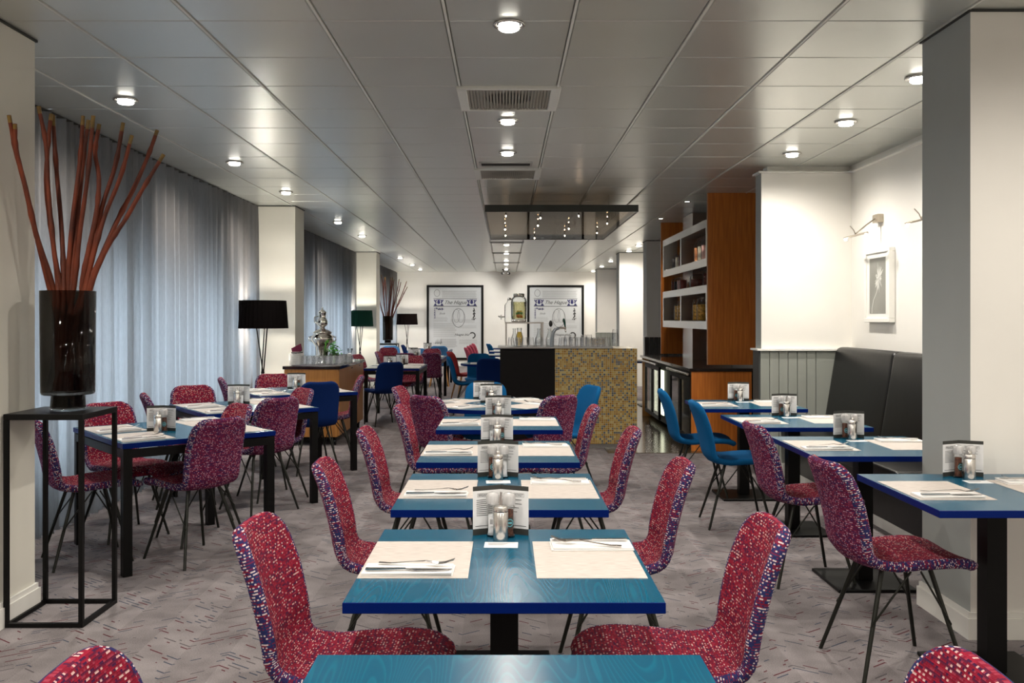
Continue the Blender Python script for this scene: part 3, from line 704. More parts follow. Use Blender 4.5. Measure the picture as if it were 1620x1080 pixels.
# centre row
row = [('nearest centre table', .007, 1.501), ('second centre table', -.004, 2.622), ('third centre table', -.022, 3.70), ('fourth centre table', -.037, 4.79), ('fifth centre table', -.040, 6.07)]
descs = ['teal square table, nearest of centre row, cut by the bottom edge', 'teal square table second in the centre row, fully visible and largest', 'teal square table third from the front in the centre row', 'teal square table fourth from the front in the centre row', 'teal square table fifth in centre row, just before the round one']
for i, ((w_, cx, cy), d_) in enumerate(zip(row, descs)):
    pedestal_table(cx, cy, .80, .776, d_)
    T = (cx, cy, 0)
    if i:
        setting(T, -.248, .018, 0, 'left seat of '+w_); setting(T, .238, .018, 180, 'right seat of '+w_)
        caddy(T, -.012, .245-.01*(i == 4), w_, swap=(i in (2, 4)), tall=(i == 1))
for i, (lx, rx, y) in enumerate(((-.735, .80, 1.50), (-.735, .775, 2.62), (-.76, .74, 3.72), (-.76, .69, 4.82), (-.72, .60, 6.05))):
    w_ = row[i][0]
    chair(lx, y, rnd.uniform(-3, 3), 'woven', 'crimson woven chair at left of the '+w_)
    chair(rx, y, 180+rnd.uniform(-3, 3), 'woven', 'crimson woven chair at right of the '+w_)
# round table behind the row
RT = (-.10, 7.46, 0); round_table(-.10, 7.46, .58, 'teal round table behind the centre row, in front of black bar panel')
for ang, w_ in ((-140, 'front left'), (-40, 'front right'), (150, 'back left'), (30, 'back right'), ):
    a = math.radians(ang); setting(RT, .36*math.cos(a), .36*math.sin(a), ang+180, w_+' place of near round table')
caddy(RT, -.02, -.02, 'near round table, second back', swap=True, level=2)
caddy(RT, -.09, .33, 'near round table, at the back', level=2)
chair(-.62, 6.84, 50, 'woven', 'plum woven chair seen from behind, front left of near round table')
chair(.43, 6.86, 128, 'woven', 'plum woven chair seen from behind, front right of near round table')
chair(-.93, 7.75, -8, 'woven', 'red woven chair at left side of near round table')
chair(.76, 7.85, 200, 'blue', 'blue felt chair right of near round table, against mosaic tiles')
chair(-.18, 8.22, -90, 'blue', 'blue felt chair at far side of near round table facing camera')

# left group of turned tables
def lt(A, th, ab, ac, lab, where, lv=3):
    th = math.radians(th); ux, uy = math.cos(th), math.sin(th)
    cx = A[0]+ux*ab/2-uy*ac/2; cy = A[1]+uy*ab/2+ux*ac/2
    leg_table(cx, cy, ab, ac, th, lab); T = (cx, cy, th)
    for sx in (-1, 1):
        for sy in (-1, 1):
            setting(T, sx*(ab/2-.17), sy*(ac/4-.01), 0 if sx < 0 else 180, ('left ' if sx < 0 else 'right ')+('near' if sy < 0 else 'far')+' corner of '+where, lv)
    return T
T1 = lt((-2.14, 5.05), 40, .92, 1.0, 'turned teal table with black legs beside the tall branch vase', 'left table by the vase')
T2 = lt((-2.18, 6.59), 36, .88, .96, 'turned teal table with black legs, second in left row', 'second left table')
T3 = lt((-2.20, 8.12), 33, .94, .96, 'turned teal table with black legs, third left, before the sideboard', 'third left table')
caddy((-2.14, 5.56, 0), 0, 0, 'left table by the vase', level=2)
caddy((-2.21, 7.36, 0), .02, 0, 'second left table', swap=True, level=2)
caddy((-2.08, 8.93, 0), 0, 0, 'third left table', level=2)
CH = [
 (-1.66, 5.31, 142, 'woven', 'plum woven chair seen from behind, front of left table by the vase'),
 (-1.80, 6.17, 222, 'woven', 'pink woven chair at right back of left table by the vase'),
 (-2.76, 5.28, 35, 'woven', 'plum woven chair behind the tall black stand, left of first table'),
 (-2.78, 6.27, -42, 'woven', 'plum woven chair behind the smoked glass vase, by the curtain'),
 (-1.66, 6.68, 138, 'woven', 'plum woven chair seen from behind at front of second left table'),
 (-1.67, 7.54, 218, 'woven', 'pink woven chair at right back of second left table'),
 (-2.80, 7.00, 25, 'woven', 'mauve woven chair side-on by curtain, left of second left table'),
 (-2.73, 7.87, -62, 'woven', 'plum woven chair facing camera by curtain, behind second left table'),
 (-1.70, 8.31, 116, 'navy', 'dark blue chair seen from behind, before the oak sideboard'),
 (-1.47, 9.22, 190, 'woven', 'pink woven chair on right of third left table, beside oak sideboard'),
 (-2.79, 8.86, 20, 'woven', 'mauve woven chair, only its top showing by curtain beside third table'),
 (-2.44, 9.50, -75, 'woven', 'plum woven chair facing camera before the lamp, third left table'),
 (-1.52, 12.05, 118, 'navy', 'dark blue chair seen from behind right of the oak sideboard'),
 (-2.34, 18.0, -80, 'woven', 'brownish plum chair facing camera below the far branches'),
 (-2.42, 19.0, -70, 'sky', 'pale blue chair just before the far branch stand'),
 (-2.26, 19.8, 0, 'navy', 'dark blue chair side-on right of the far branch stand'),
 (-2.26, 15.85, 0, 'woven', 'mauve chair side-on at left of fifth left table'),
 (-2.42, 14.6, -20, 'woven', 'maroon chair peeping over far end of oak sideboard'),
 (-1.68, 15.15, 88, 'woven', 'maroon chair seen from behind, front left of fifth left table'),
 (-1.42, 14.12, -105, 'woven', 'light pink chair facing camera at far end of fourth left table'),
 (-1.27, 15.22, 95, 'woven', 'mauve chair seen from behind at front right of fifth left table'),
 (-1.40, 17.3, -100, 'woven', 'dark plum chair at far right of fifth left table'),
 (-1.72, 17.45, -85, 'sky', 'pale blue chair at far side of fifth left table'),
 (-1.40, 18.95, 92, 'sky', 'pale blue chair with golden wood legs by farthest left table'),
 (-.87, 13.75, 3, 'blue', 'blue chair in profile at left of far round table'),
 (-.235, 13.15, 92, 'navy', 'dark blue chair seen from behind touching the black bar panel'),
 (-.44, 14.95, -90, 'blue', 'blue chair facing camera at far side of far round table'),
 (-.98, 15.75, 20, 'red', 'crimson chair with golden wood legs before the left poster'),
 (-.40, 20.6, 15, 'blue', 'blue chair in profile beside end wall right of left poster'),
]
for c in CH: chair(*c, wood_legs=('golden' in c[4]))
for i in range(4): chair(-.80+.015*i, 18.0+.95*i, 8, 'rose', ('nearest', 'second', 'third', 'farthest')[i]+' rose striped chair in the row below the left poster')
# rear-left tables
for (x0, x1, y0, y1, lab, w_, lv) in ((-1.98, -1.20, 12.6, 13.85, 'dark-legged teal table just behind the oak sideboard', 'fourth left table', 1), (-1.93, -1.10, 15.55, 16.9, 'dark-legged teal table, fifth along the left side', 'fifth left table', 1), (-2.02, -1.20, 19.25, 20.4, 'dark-legged teal table, farthest on left before end wall', 'sixth left table', 1)):
    leg_table((x0+x1)/2, (y0+y1)/2, x1-x0, y1-y0, 0, lab); T = ((x0+x1)/2, (y0+y1)/2, 0)
    for sx in (-1, 1):
        for sy in (-1, 1): setting(T, sx*.22, sy*(y1-y0)/4, 0 if sx < 0 else 180, ('left ' if sx < 0 else 'right ')+('near' if sy < 0 else 'far')+' corner of '+w_, lv)
    caddy(T, -.10, -.1, w_, level=1); 
    if y0 < 19: caddy(T, .02 if y0 < 15 else -.2, .45, w_+', rear one', level=1)
round_table(-.25, 14.05, .45, 'small round table among blue chairs left of the bar'); setting((-.25, 14.05, 0), -.15, 0, 0, 'far round table', 1)
for i, (yy, w_) in enumerate(((17.0, 'nearest table seen left of the bar end'), (18.9, 'middle table seen left of the bar end'), (21.0, 'farthest table seen left of the bar end'))):
    pedestal_table(.05, yy+.4, .8, .8, 'teal table, '+w_.replace(' table', '')+' of three')
    setting((.05, yy+.4, 0), -.24, 0, 0, w_, 1)
pedestal_table(2.42, 15.0, .8, .7, 'teal table glimpsed between mosaic bar and timber cabinet'); setting((2.42, 15.0, 0), -.24, 0, 0, 'table glimpsed beside the mosaic bar', 1)

# right-hand row
for i, (cx, cy, w_, d_) in enumerate(((1.985, 3.69, 'right table before the pillar', 'teal table in front of the big white pillar on the right'), (1.97, 4.985, 'second right table', 'teal table second along banquette, just past the grey pillar side'), (1.965, 6.195, 'third right table', 'teal table third along the black banquette'), (1.94, 7.38, 'fourth right table', 'teal table fourth along, beside the panelled niche wall'))):
    pedestal_table(cx, cy, .80, .776, d_); T = (cx, cy, 0)
    setting(T, -.235, .0, 0, 'left seat of '+w_); setting(T, .245, .03, 180, 'banquette side of '+w_)
    caddy(T, .04, .255, w_, swap=True, tall=(i == 2))
chair(1.325, 3.77, 4, 'woven', 'plum woven chair with seat showing, at right table before the pillar')
chair(1.375, 5.05, 3, 'woven', 'plum woven chair at second right table')
chair(1.33, 6.40, -3, 'blue', 'blue felt chair at third right table')
chair(1.28, 7.42, -4, 'blue', 'blue felt chair at fourth right table near the fridge')

# ---------------------------------------------------------------- banquette
bq = thing('banquette', 'long black leather banquette along the right wall behind the tables', 'banquette', (XR, 8.28, 0))
def cushion(mb, sec, y0, y1, r=.04):
    """sec: closed outline (x,z); ends rounded by shrinking towards the centroid"""
    cx = sum(p[0] for p in sec)/len(sec); cz = sum(p[1] for p in sec)/len(sec); n = len(sec); V = []; F = []
    ys = [(y0, .90), (y0+r*.3, .965), (y0+r, 1), (y1-r, 1), (y1-r*.3, .965), (y1, .90)]
    hx = max(abs(p[0]-cx) for p in sec); hz = max(abs(p[1]-cz) for p in sec)
    for y, k in ys:
        ins = (1-k)*.18
        for x, z in sec: V.append((cx+(x-cx)*(1-ins*.6/max(hx, .05)*.3), y, cz+(z-cz)*(1-ins/hz)))
    for j in range(len(ys)-1):
        for i in range(n): F.append((j*n+i, j*n+(i+1) % n, (j+1)*n+(i+1) % n, (j+1)*n+i))
    mb.add(V, F, 0, True); b = (len(ys)-1)*n
    mb.add(V[:n], [tuple(range(n))[::-1]]); mb.add(V[b:], [tuple(range(n))]); return mb
def rsec(pts, r, k=4):
    out = []; n = len(pts)
    for i in range(n):
        p = Vector(pts[i]); a = (Vector(pts[i-1])-p).normalized(); b = (Vector(pts[(i+1) % n])-p).normalized()
        p0 = p+a*r; p1 = p+b*r
        for q in range(k+1): t = q/k; out.append(tuple((1-t)**2*p0+2*t*(1-t)*p+t*t*p1))
    return out
yy = [0, -1.23, -2.45, -3.66]
for a, b_ in zip(yy, yy[1:]):
    obj('back_cushion', cushion(MB(), rsec([(-.02, .46), (-.27, .46), (-.155, 1.19), (-.02, 1.19)], .045), b_+.004, a-.004), LEATHER, bq)
    obj('seat_cushion', cushion(MB(), rsec([(-.26, .36), (-.66, .36), (-.66, .46), (-.26, .46)], .025), b_+.004, a-.004), LEATHER, bq)
obj('base', MB().box(-.58, -.01, yy[-1], -.01, .07, .36), LEATHER, bq)
obj('plinth', MB().box(-.585, -.01, yy[-1], -.01, 0, .07), TRIM, bq)

# framed flower print and its picture lights
pf = thing('framed_picture', 'white framed print of a pale dahlia flower on the right wall', 'picture', (XR, 7.635, 1.727))
hh, hwid = .31, .255
f = MB()
for a, b, c, d in ((-hwid, hwid, -hh, -hh+.035), (-hwid, hwid, hh-.035, hh), (-hwid, -hwid+.035, -hh+.035, hh-.035), (hwid-.035, hwid, -hh+.035, hh-.035)): f.box(-.05, -.002, a, b, c, d, 0, .003)
obj('frame', f, TRIM, pf); obj('mount', MB().box(-.038, -.004, -hwid+.03, hwid-.03, -hh+.03, hh-.03), mat('mount_board', (.78, .78, .74), .7), pf)
obj('print', MB().box(-.040, -.038, -.16, .165, -.235, .235), mat('grey_print', (.25, .25, .225), .6, noise=.15, nscale=3), pf)
fm = MB(); rr = random.Random(4)
for i in range(46):
    a = rr.uniform(0, 2*PI); l = rr.uniform(.05, .13); w_ = .011; cy, cz = -.03, .06
    if math.sin(a) > .3: l *= 1.15
    P = []
    for u, v in ((0, -w_*.4), (l*.55, -w_), (l, 0), (l*.55, w_), (0, w_*.4)):
        P.append((-.0405-i*.00002, max(-.15, min(.155, cy+.75*(u*math.cos(a)-v*math.sin(a)))), cz+u*math.sin(a)+v*math.cos(a)))
    fm.add(P, [(0, 1, 2, 3, 4)], i % 2)
st = [(-.02, .0), (.02, -.06), (.08, -.12), (.11, -.19), (.115, -.233)]
for (a, b), (c, d) in zip(st, st[1:]): fm.add([(-.0404, a-.005, b), (-.0404, a+.005, b), (-.0404, c+.005, d), (-.0404, c-.005, d)], [(0, 1, 2, 3)])
obj('flower', fm, [mat('pale_petal', (.62, .62, .58), .7), mat('grey_petal', (.46, .46, .43), .7)], pf)
for y, lab in ((7.66, 'slim brass-toned picture light above the framed flower print'), (6.45, 'picture light partly hidden behind the big grey pillar')):
    t = thing('picture_light', lab, 'picture light', (XR, y, 2.296))
    bm_ = mat('champagne_metal', (.45, .40, .33), .3, 1)
    obj('wall_mount', MB().box(-.05, 0, -.055, .055, -.035, .035, 0, .004), bm_, t)
    obj('arm', MB().tube([(-.05, 0, 0), (-.13, 0, -.06), (-.215, 0, -.13)], .006, 8), bm_, t)
    obj('bar', MB().tube([(-.215, -.25, -.142), (-.215, .25, -.142)], .009, 8), bm_, t)
    obj('finial', MB().tube([(-.215, 0, -.135), (-.23, 0, -.10), (-.25, .03, -.06)], .004, 6), bm_, t)
    for s in (-1, 1):
        obj('bulb', MB().lathe([(.001, -.018), (.012, -.016), (.012, 0), (.001, .001)], 12, (-.215, s*.225, -.150)), mat('bulb_glow', (1, .93, .8), .5, emit=25), t)
        lamp('SPOT', (XR-.215, y+s*.225, 2.296-.175), (0, math.radians(24), 0), 5, (1, .95, .86), .02, spot=math.radians(115), blend=.9)

# ---------------------------------------------------------------- timber cabinet with steel shelves
cb = thing('bar_cabinet', 'tall cherry-wood bar cabinet with dark counter and fridges on right', 'cabinet', (2.02, 9.85, 0))
X = lambda x: x-2.02
Yc = lambda y: y-9.85
obj('side_panel', MB().box(X(2.263), X(2.79), Yc(10.11), Yc(10.14), .93, CZ), CHERRY, cb)
obj('side_panel', MB().box(X(2.28), X(3.0), Yc(13.26), Yc(13.30), .93, CZ), CHERRY, cb)
obj('front_edge_strip', MB().box(X(2.256), X(2.263), Yc(10.108), Yc(10.142), .93, CZ), mat('pale_edge_strip', (.5, .25, .12), .4), cb)
obj('side_panel', MB().box(X(2.79), X(3.0), Yc(10.14), Yc(10.17), 0, CZ), CHERRY, cb)
obj('back_panel', MB().box(X(3.0), X(3.03), Yc(10.14), Yc(13.3), .9, CZ), STEELD, cb)
obj('counter', MB().box(X(2.0), X(3.02), Yc(9.83), Yc(13.45), .870, .905, 0, .003), MARB, cb)
obj('end_panel', MB().box(X(2.025), X(2.68), Yc(9.85), Yc(9.88), 0, .87), CHERRY, cb)
obj('end_panel', MB().box(X(2.025), X(2.68), Yc(13.38), Yc(13.41), 0, .87), OAK, cb)
obj('carcass', MB().box(X(2.12), X(3.0), Yc(9.88), Yc(13.38), .05, .87), BLACK, cb)
for nm, ya, yb, lit in (('near', 9.95, 11.2, False), ('far', 12.0, 13.2, True)):
    for h in range(2):
        a = ya+(yb-ya)/2*h; b = a+(yb-ya)/2-.01
        dr = obj('fridge_door', MB().box(X(2.03), X(2.06), Yc(a), Yc(a)+.05, .1, .80).box(X(2.03), X(2.06), Yc(b)-.05, Yc(b), .1, .80).box(X(2.03), X(2.06), Yc(a)+.05, Yc(b)-.05, .1, .15).box(X(2.03), X(2.06), Yc(a)+.05, Yc(b)-.05, .75, .80), BLACK, cb)
        obj('pane', MB().box(X(2.04), X(2.046), Yc(a)+.05, Yc(b)-.05, .15, .75), GLASS if lit else DARKGL, dr)
        if lit: obj('lit_interior', MB().box(X(2.105), X(2.115), Yc(a)+.06, Yc(b)-.06, .15, .75), COOL, cb)
    obj('grip_rail', MB().tube([(X(2.0), Yc(ya), .835), (X(2.0), Yc(yb), .835)], .016, 10), STEEL, cb)
obj('flue', MB().box(X(2.47), X(2.99), Yc(11.95), Yc(12.6), .905, CZ-.005), STEEL, cb)
def shelf(z0, z1, ys, lab, fz):
    t = thing('wall_shelf', lab, 'shelf', (2.27, 10.2, z0)); H = z1-z0; L_ = 13.0-10.2+.06; D = .20
    fr = MB(); e = .09
    fr.box(0, D, 0, L_, H-e, H); fr.box(0, D, 0, L_, 0, e)
    obj('frame_rail', fr, STEEL, t)
    for y in ys: obj('upright', MB().box(0, D, y, y+.06, e, H-e), STEEL, t)
    obj('shelf_board', MB().box(.004, D, .06, L_-.06, e, e+.006), GLASS, t)
    return t
ZU, ZL = 2.04, 1.325
shelf(ZU, 2.57, (0, 1.50, 2.80), 'upper brushed steel box shelf holding jars in timber cabinet', 0)
shelf(ZL, 1.83, (0, 1.50, 2.80), 'lower brushed steel box shelf holding pasta jars in timber cabinet', 0)
jc = {}
def jar(x, y, z, r, h, fill, lab, fh=.75):
    t = thing('storage_jar', lab, 'jar', (x, y, z))
    obj('glass_body', MB().lathe([(r*.9, 0), (r, .008), (r, h*.82), (r*.72, h*.9), (r*.72, h*.92)], 16), GLASS, t)
    obj('contents', MB().lathe([(.001, .006), (r*.88, .008), (r*.88, h*fh), (.001, h*fh+.004)], 14), fill, t)
    obj('lid', MB().lathe([(r*.72, h*.92), (r*.8, h*.94), (r*.8, h*.98), (r*.25, h), (r*.2, h*1.03), (r*.32, h*1.08), (.001, h*1.12)], 16), GLASS, t)
fills = dict(dark=mat('black_beans', (.02, .01, .01), .7, noise=.5, nscale=80), cream=mat('rice_grains', (.75, .66, .5), .8, noise=.2, nscale=120), red=mat('red_lentils', (.22, .03, .02), .8, noise=.4, nscale=90), orange=mat('orange_lentils', (.85, .36, .16), .8, noise=.3, nscale=90), pasta=mat('golden_pasta', (.68, .38, .07), .7, noise=.6, nscale=45), pink=mat('pink_salt', (.7, .4, .34), .8, noise=.2, nscale=90), maroon=mat('maroon_spice', (.11, .02, .015), .8, noise=.4, nscale=60))
for y, f_, n_ in ((12.55, 'dark', 'black beans'), (12.3, 'cream', 'rice'), (12.05, 'red', 'red lentils')): jar(2.36, y, ZU+.096, .055, .19, fills[f_], 'small glass jar of %s at far end of upper shelf' % n_)
for y, f_, n_ in ((11.05, 'orange', 'orange lentils'), (10.85, 'cream', 'white rice'), (10.65, 'pink', 'pink salt')): jar(2.36, y, ZU+.096, .06, .25, fills[f_], 'bright glass jar of %s at near end of upper shelf' % n_, .7)
for y, f_, n_ in ((12.6, 'maroon', 'maroon spice'), (12.4, 'dark', 'dark beans'), (12.2, 'pink', 'pink salt'), (12.0, 'red', 'red spice')): jar(2.36, y, ZL+.505, .05, .17, fills[f_], 'glass jar of %s standing on top of lower shelf' % n_)
jar(2.38, 11.2, ZL+.505, .10, .17, fills['maroon'], 'wide round jar of maroon spice on top of lower shelf', .6)
jar(2.36, 10.55, ZL+.505, .06, .19, fills['maroon'], 'jar of maroon spice at near end on top of lower shelf')
for y, n_ in ((12.3, 'far'), (12.08, 'middle'), (11.1, 'nearer'), (10.85, 'nearest')): jar(2.36, y, ZL+.096, .07, .26, fills['pasta'], 'tall glass jar of golden pasta, %s on lower shelf' % n_)

# ---------------------------------------------------------------- bar counter
bar = thing('bar_counter', 'bar counter with black panel and yellow mosaic tile front', 'bar counter', (0, 10.09, 0))
obj('mosaic_front', MB().box(.55, 1.468, 0, .80, .05, 1.114), MOSAIC, bar)
obj('black_panel', MB().box(-.063, .55, .005, .80, .05, 1.095), BLACKW, bar)
obj('plinth', MB().box(-.04, 1.45, .03, .78, 0, .05), STEELD, bar)
obj('worktop', MB().box(-.09, 1.20, -.015, .82, 1.114, 1.128, 0, .002), STEELD, bar)
obj('rear_counter', MB().box(.9, 1.468, .80, 3.2, .05, .90), BLACKW, bar)
obj('rear_mosaic_block', MB().box(1.20, 1.468, 3.2, 3.6, .05, 1.15), MOSAIC, bar)
BT = 1.128
TGLASS = thin_glass('tumbler_glass', (.99, .99, .99), 1, .15, .12)
def tumbler_me():
    return MB().lathe([(.037, 0), (.037, .02), (.0285, .100), (.027, .108), (.001, .108)], 14).mesh('tumbler', TGLASS)
TUM = tumbler_me()
k = 0
for i in range(10):
    for j in range(2):
        x = .63+i*.062+(.03 if j else 0); y = 10.18+j*.09
        if i < 9: tag(put('tumbler', TUM, None, (x, y, BT)), 'upturned clear tumbler in the %s row right of beer tap' % ('front', 'rear')[j], 'glass', '%s row of tumblers right of the beer tap' % ('front', 'rear')[j])
        if j == 0 and i in (1, 2, 4, 5): tag(put('tumbler', TUM, None, (x, y, BT+.030)), 'clear tumbler stacked over another right of beer tap', 'glass', 'stacked tumblers right of the beer tap')
for i in range(3): tag(put('tumbler', TUM, None, (1.235, 10.2, BT+.045*i)), ('bottom', 'middle', 'top')[i]+' tumbler of the rightmost stack of three on the bar', 'glass')
for i in range(6): tag(put('tumbler', TUM, None, (.06+i*.075, 10.17, BT)), 'upturned clear tumbler in front of steel rack on bar', 'glass', 'upturned tumblers before the steel rack')
CAR = MB().lathe([(.040, 0), (.042, .08), (.018, .15), (.016, .19), (.022, .205), (.020, .205), (.013, .19), (.015, .15), (.038, .08), (.036, .004), (.001, .004)], 16).mesh('carafe', GLASS)
for i, x in enumerate((.10, .38, .50)): tag(put('carafe', CAR, None, (x, 10.36, BT)), ('left', 'middle', 'right')[i]+' clear glass carafe behind the tumblers by the steel rack', 'carafe')
rk = thing('steel_rack', 'square-legged brushed steel rack standing on the bar', 'rack', (.215, 10.55, BT))
obj('rack_top', MB().box(-.225, .225, -.14, .22, .262, .278), STEEL, rk)
for sx in (-1, 1):
    for y in (-.13, .20): obj('leg', MB().box(sx*.21-.01, sx*.21+.01, y-.01, y+.01, 0, .262), STEEL, rk)
dp = thing('drink_dispenser', 'glass drink dispenser of lemon water on steel rack', 'dispenser', (.155, 10.58, BT+.278))
obj('tank', MB().lathe([(.088, .03), (.092, .05), (.095, .24), (.085, .275), (.06, .30), (.058, .30), (.08, .27), (.090, .24), (.087, .05), (.08, .036), (.001, .036)], 24), GLASS, dp)
obj('water', MB().lathe([(.001, .037), (.082, .038), (.086, .05), (.089, .235), (.001, .236)], 20), thin_glass('lemon_water', (.80, .77, .55)), dp)
fr_ = MB(); r3 = random.Random(2)
for i in range(9):
    a = r3.uniform(0, 2*PI); r_ = r3.uniform(.0, .03); c = (r_*math.cos(a), r_*math.sin(a), .06+r3.uniform(0, .08)); fr_.lathe([(.001, -.018), (.016, -.01), (.02, 0), (.016, .01), (.001, .018)], 8, c, i % 3)
obj('fruit', fr_, [mat('orange_fruit', (.85, .3, .03), .5), mat('lemon_fruit', (.8, .6, .05), .5), mat('mint', (.1, .3, .04), .6)], dp)
obj('lid', MB().lathe([(.062, .30), (.066, .302), (.066, .325), (.060, .332), (.001, .334)], 24), CHROME, dp)
obj('base_ring', MB().lathe([(.075, 0), (.088, .004), (.088, .03), (.075, .032)], 24), CHROME, dp)
d2 = thing('drink_dispenser', 'smaller clear dispenser with side tap behind the lemon water one', 'dispenser', (.045, 10.72, BT+.278))
obj('tank', MB().lathe([(.055, 0), (.06, .01), (.06, .2), (.03, .24), (.025, .26), (.001, .262)], 20), GLASS, d2)
obj('lid', MB().lathe([(.02, .26), (.026, .265), (.02, .285), (.001, .288)], 16), CHROME, d2)
obj('tap', MB().tube([(-.055, 0, .06), (-.12, 0, .06)], .008, 8).tube([(-.10, 0, .085), (-.10, 0, .03)], .006, 8).tube([(-.125, 0, .06), (-.125, 0, .075)], .01, 8), CHROME, d2)
ju = thing('juice_carafe', 'carafe of yellow juice under the steel rack', 'carafe', (.16, 10.52, BT))
obj('glass', MB().lathe([(.04, 0), (.045, .1), (.025, .17), (.03, .21), (.028, .21), (.022, .17), (.042, .1), (.037, .004), (.001, .004)], 16), GLASS, ju)
obj('juice', MB().lathe([(.001, .005), (.036, .006), (.041, .1), (.022, .165), (.001, .166)], 16), mat('yellow_juice', (.75, .5, .05), .4), ju)
bt_ = thing('beer_tap', 'curved grey beer tap with black and green handle on the bar', 'beer tap', (.525, 10.25, BT))
obj('column', MB().tube([(0, 0, 0), (.002, 0, .10), (.012, 0, .16), (.04, 0, .20), (.085, 0, .212)], [.024, .022, .021, .018, .014], 12), mat('grey_enamel', (.28, .31, .34), .25, .3), bt_)
obj('tap_head', MB().tube([(.07, 0, .212), (.16, 0, .212)], .013, 10).tube([(.15, 0, .21), (.155, -.01, .165)], .008, 8), CHROME, bt_)
obj('handle', MB().tube([(.15, 0, .222), (.143, 0, .27), (.135, 0, .30), (.132, 0, .32)], [.006, .013, .017, .008], 10), mat('bottle_green_handle', (.004, .05, .03), .15), bt_)
bd = MB(); bd.lathe([(.001, -.008), (.026, -.008), (.028, 0), (.026, .008), (.001, .008)], 20); o = obj('badge', bd, [mat('badge_dark', (.03, .03, .03), .2)], bt_, (-.015, -.01, .262)); o.rotation_euler = (PI/2, 0, .5); o.scale = (.8, 1.3, 1)
obj('badge_stem', MB().tube([(-.01, 0, .17), (-.015, 0, .24)], .006, 8), CHROME, bt_)

for y, lab in ((10.85, 'tiny recessed spotlight in ceiling above near end of steel shelves'), (12.7, 'tiny recessed spotlight in ceiling above far end of steel shelves')):
    t = thing('recessed_spotlight', lab, 'ceiling light', (2.18, y, CZ-.001))
    obj('bezel', MB().lathe([(.045, 0), (.045, -.006), (.03, -.004), (.03, 0)], 20), STEEL, t)
    obj('bulb', MB().lathe([(.001, -.003), (.026, -.003), (.026, -.001)], 16), LIT, t)
    lamp('SPOT', (2.18, y, CZ-.03), (0, math.radians(14), 0), 42, WARM, .03, spot=math.radians(110), blend=.9)  # fixtures normally dark; glow and beam added to brighten the cabinet
# hanging canopy over the bar
cn = thing('hanging_canopy', 'dark tinted-glass rectangular canopy hanging over the bar with tiny lamps', 'canopy', (-.231, 10.0, 2.628))
pane_mat = CANOPYG  # see-through tinted glass, the ceiling shows above it
obj('tinted_panel', MB().box(.01, 1.69, .01, 3.54, .004, .03), pane_mat, cn)
rim = mat('dark_olive_rim', (.03, .033, .026), .35)
obj('rim', MB().box(0, 1.70, 0, .012, 0, .078).box(0, 1.70, 3.54, 3.552, 0, .078).box(0, .012, .012, 3.54, 0, .078).box(1.688, 1.70, .012, 3.54, 0, .078), rim, cn)
for x in (.273, 1.40):
    for y in (.25, 3.2): obj('suspension_rod', MB().tube([(x, y, .03), (x, y, CZ-2.628)], .005, 6), STEEL, cn)
for px, py in ((800.2, 339.8), (855, 345), (915.4, 340.5), (960.7, 353.7), (851, 357), (899.8, 362), (799, 363), (799.8, 372.6), (944.6, 368.5), (893.3, 372.8), (845.5, 376.9)):
    d = max(10.08, 1626/(503-py)); x = (px-800)/1430*d+.231; y = d-10
    f_ = obj('pendant_lamp', MB().lathe([(.004, 0), (.010, -.012), (.011, -.030), (.006, -.032)], 8, (x, y, 0)), CHROME, cn)
    obj('bulb', MB().lathe([(.001, -.046), (.006, -.042), (.006, -.032), (.001, -.030)], 8, (x, y, 0)), HALO, f_)
for x, y in ((.25, .9), (.9, 1.3), (1.3, 2.2), (.5, 2.8), (1.2, .6)): lamp('SPOT', (x-.231, 10+y, 2.56), (0, 0, 0), 9, (1, .84, .66), .03, spot=math.radians(120), blend=.9)
# twin spots by the end wall
tw = thing('twin_spotlight', 'small black twin spotlight on ceiling in front of end wall', 'spotlight', (.0, 25.9, CZ))
obj('ceiling_plate', MB().box(-.10, .10, -.03, .03, -.03, 0), BLACK, tw)
for s in (-1, 1): obj('spot_head', MB().tube([(s*.06, 0, -.03), (s*.06, .02, -.09)], .008, 6).tube([(s*.06, -.05, -.10), (s*.10, .06, -.12)], .035, 12), BLACK, tw); lamp('SPOT', (s*.12, 26.0, CZ-.14), (math.radians(58), 0, -s*math.radians(38)), 60, (1, .96, .9), .03, spot=math.radians(95), blend=.8)

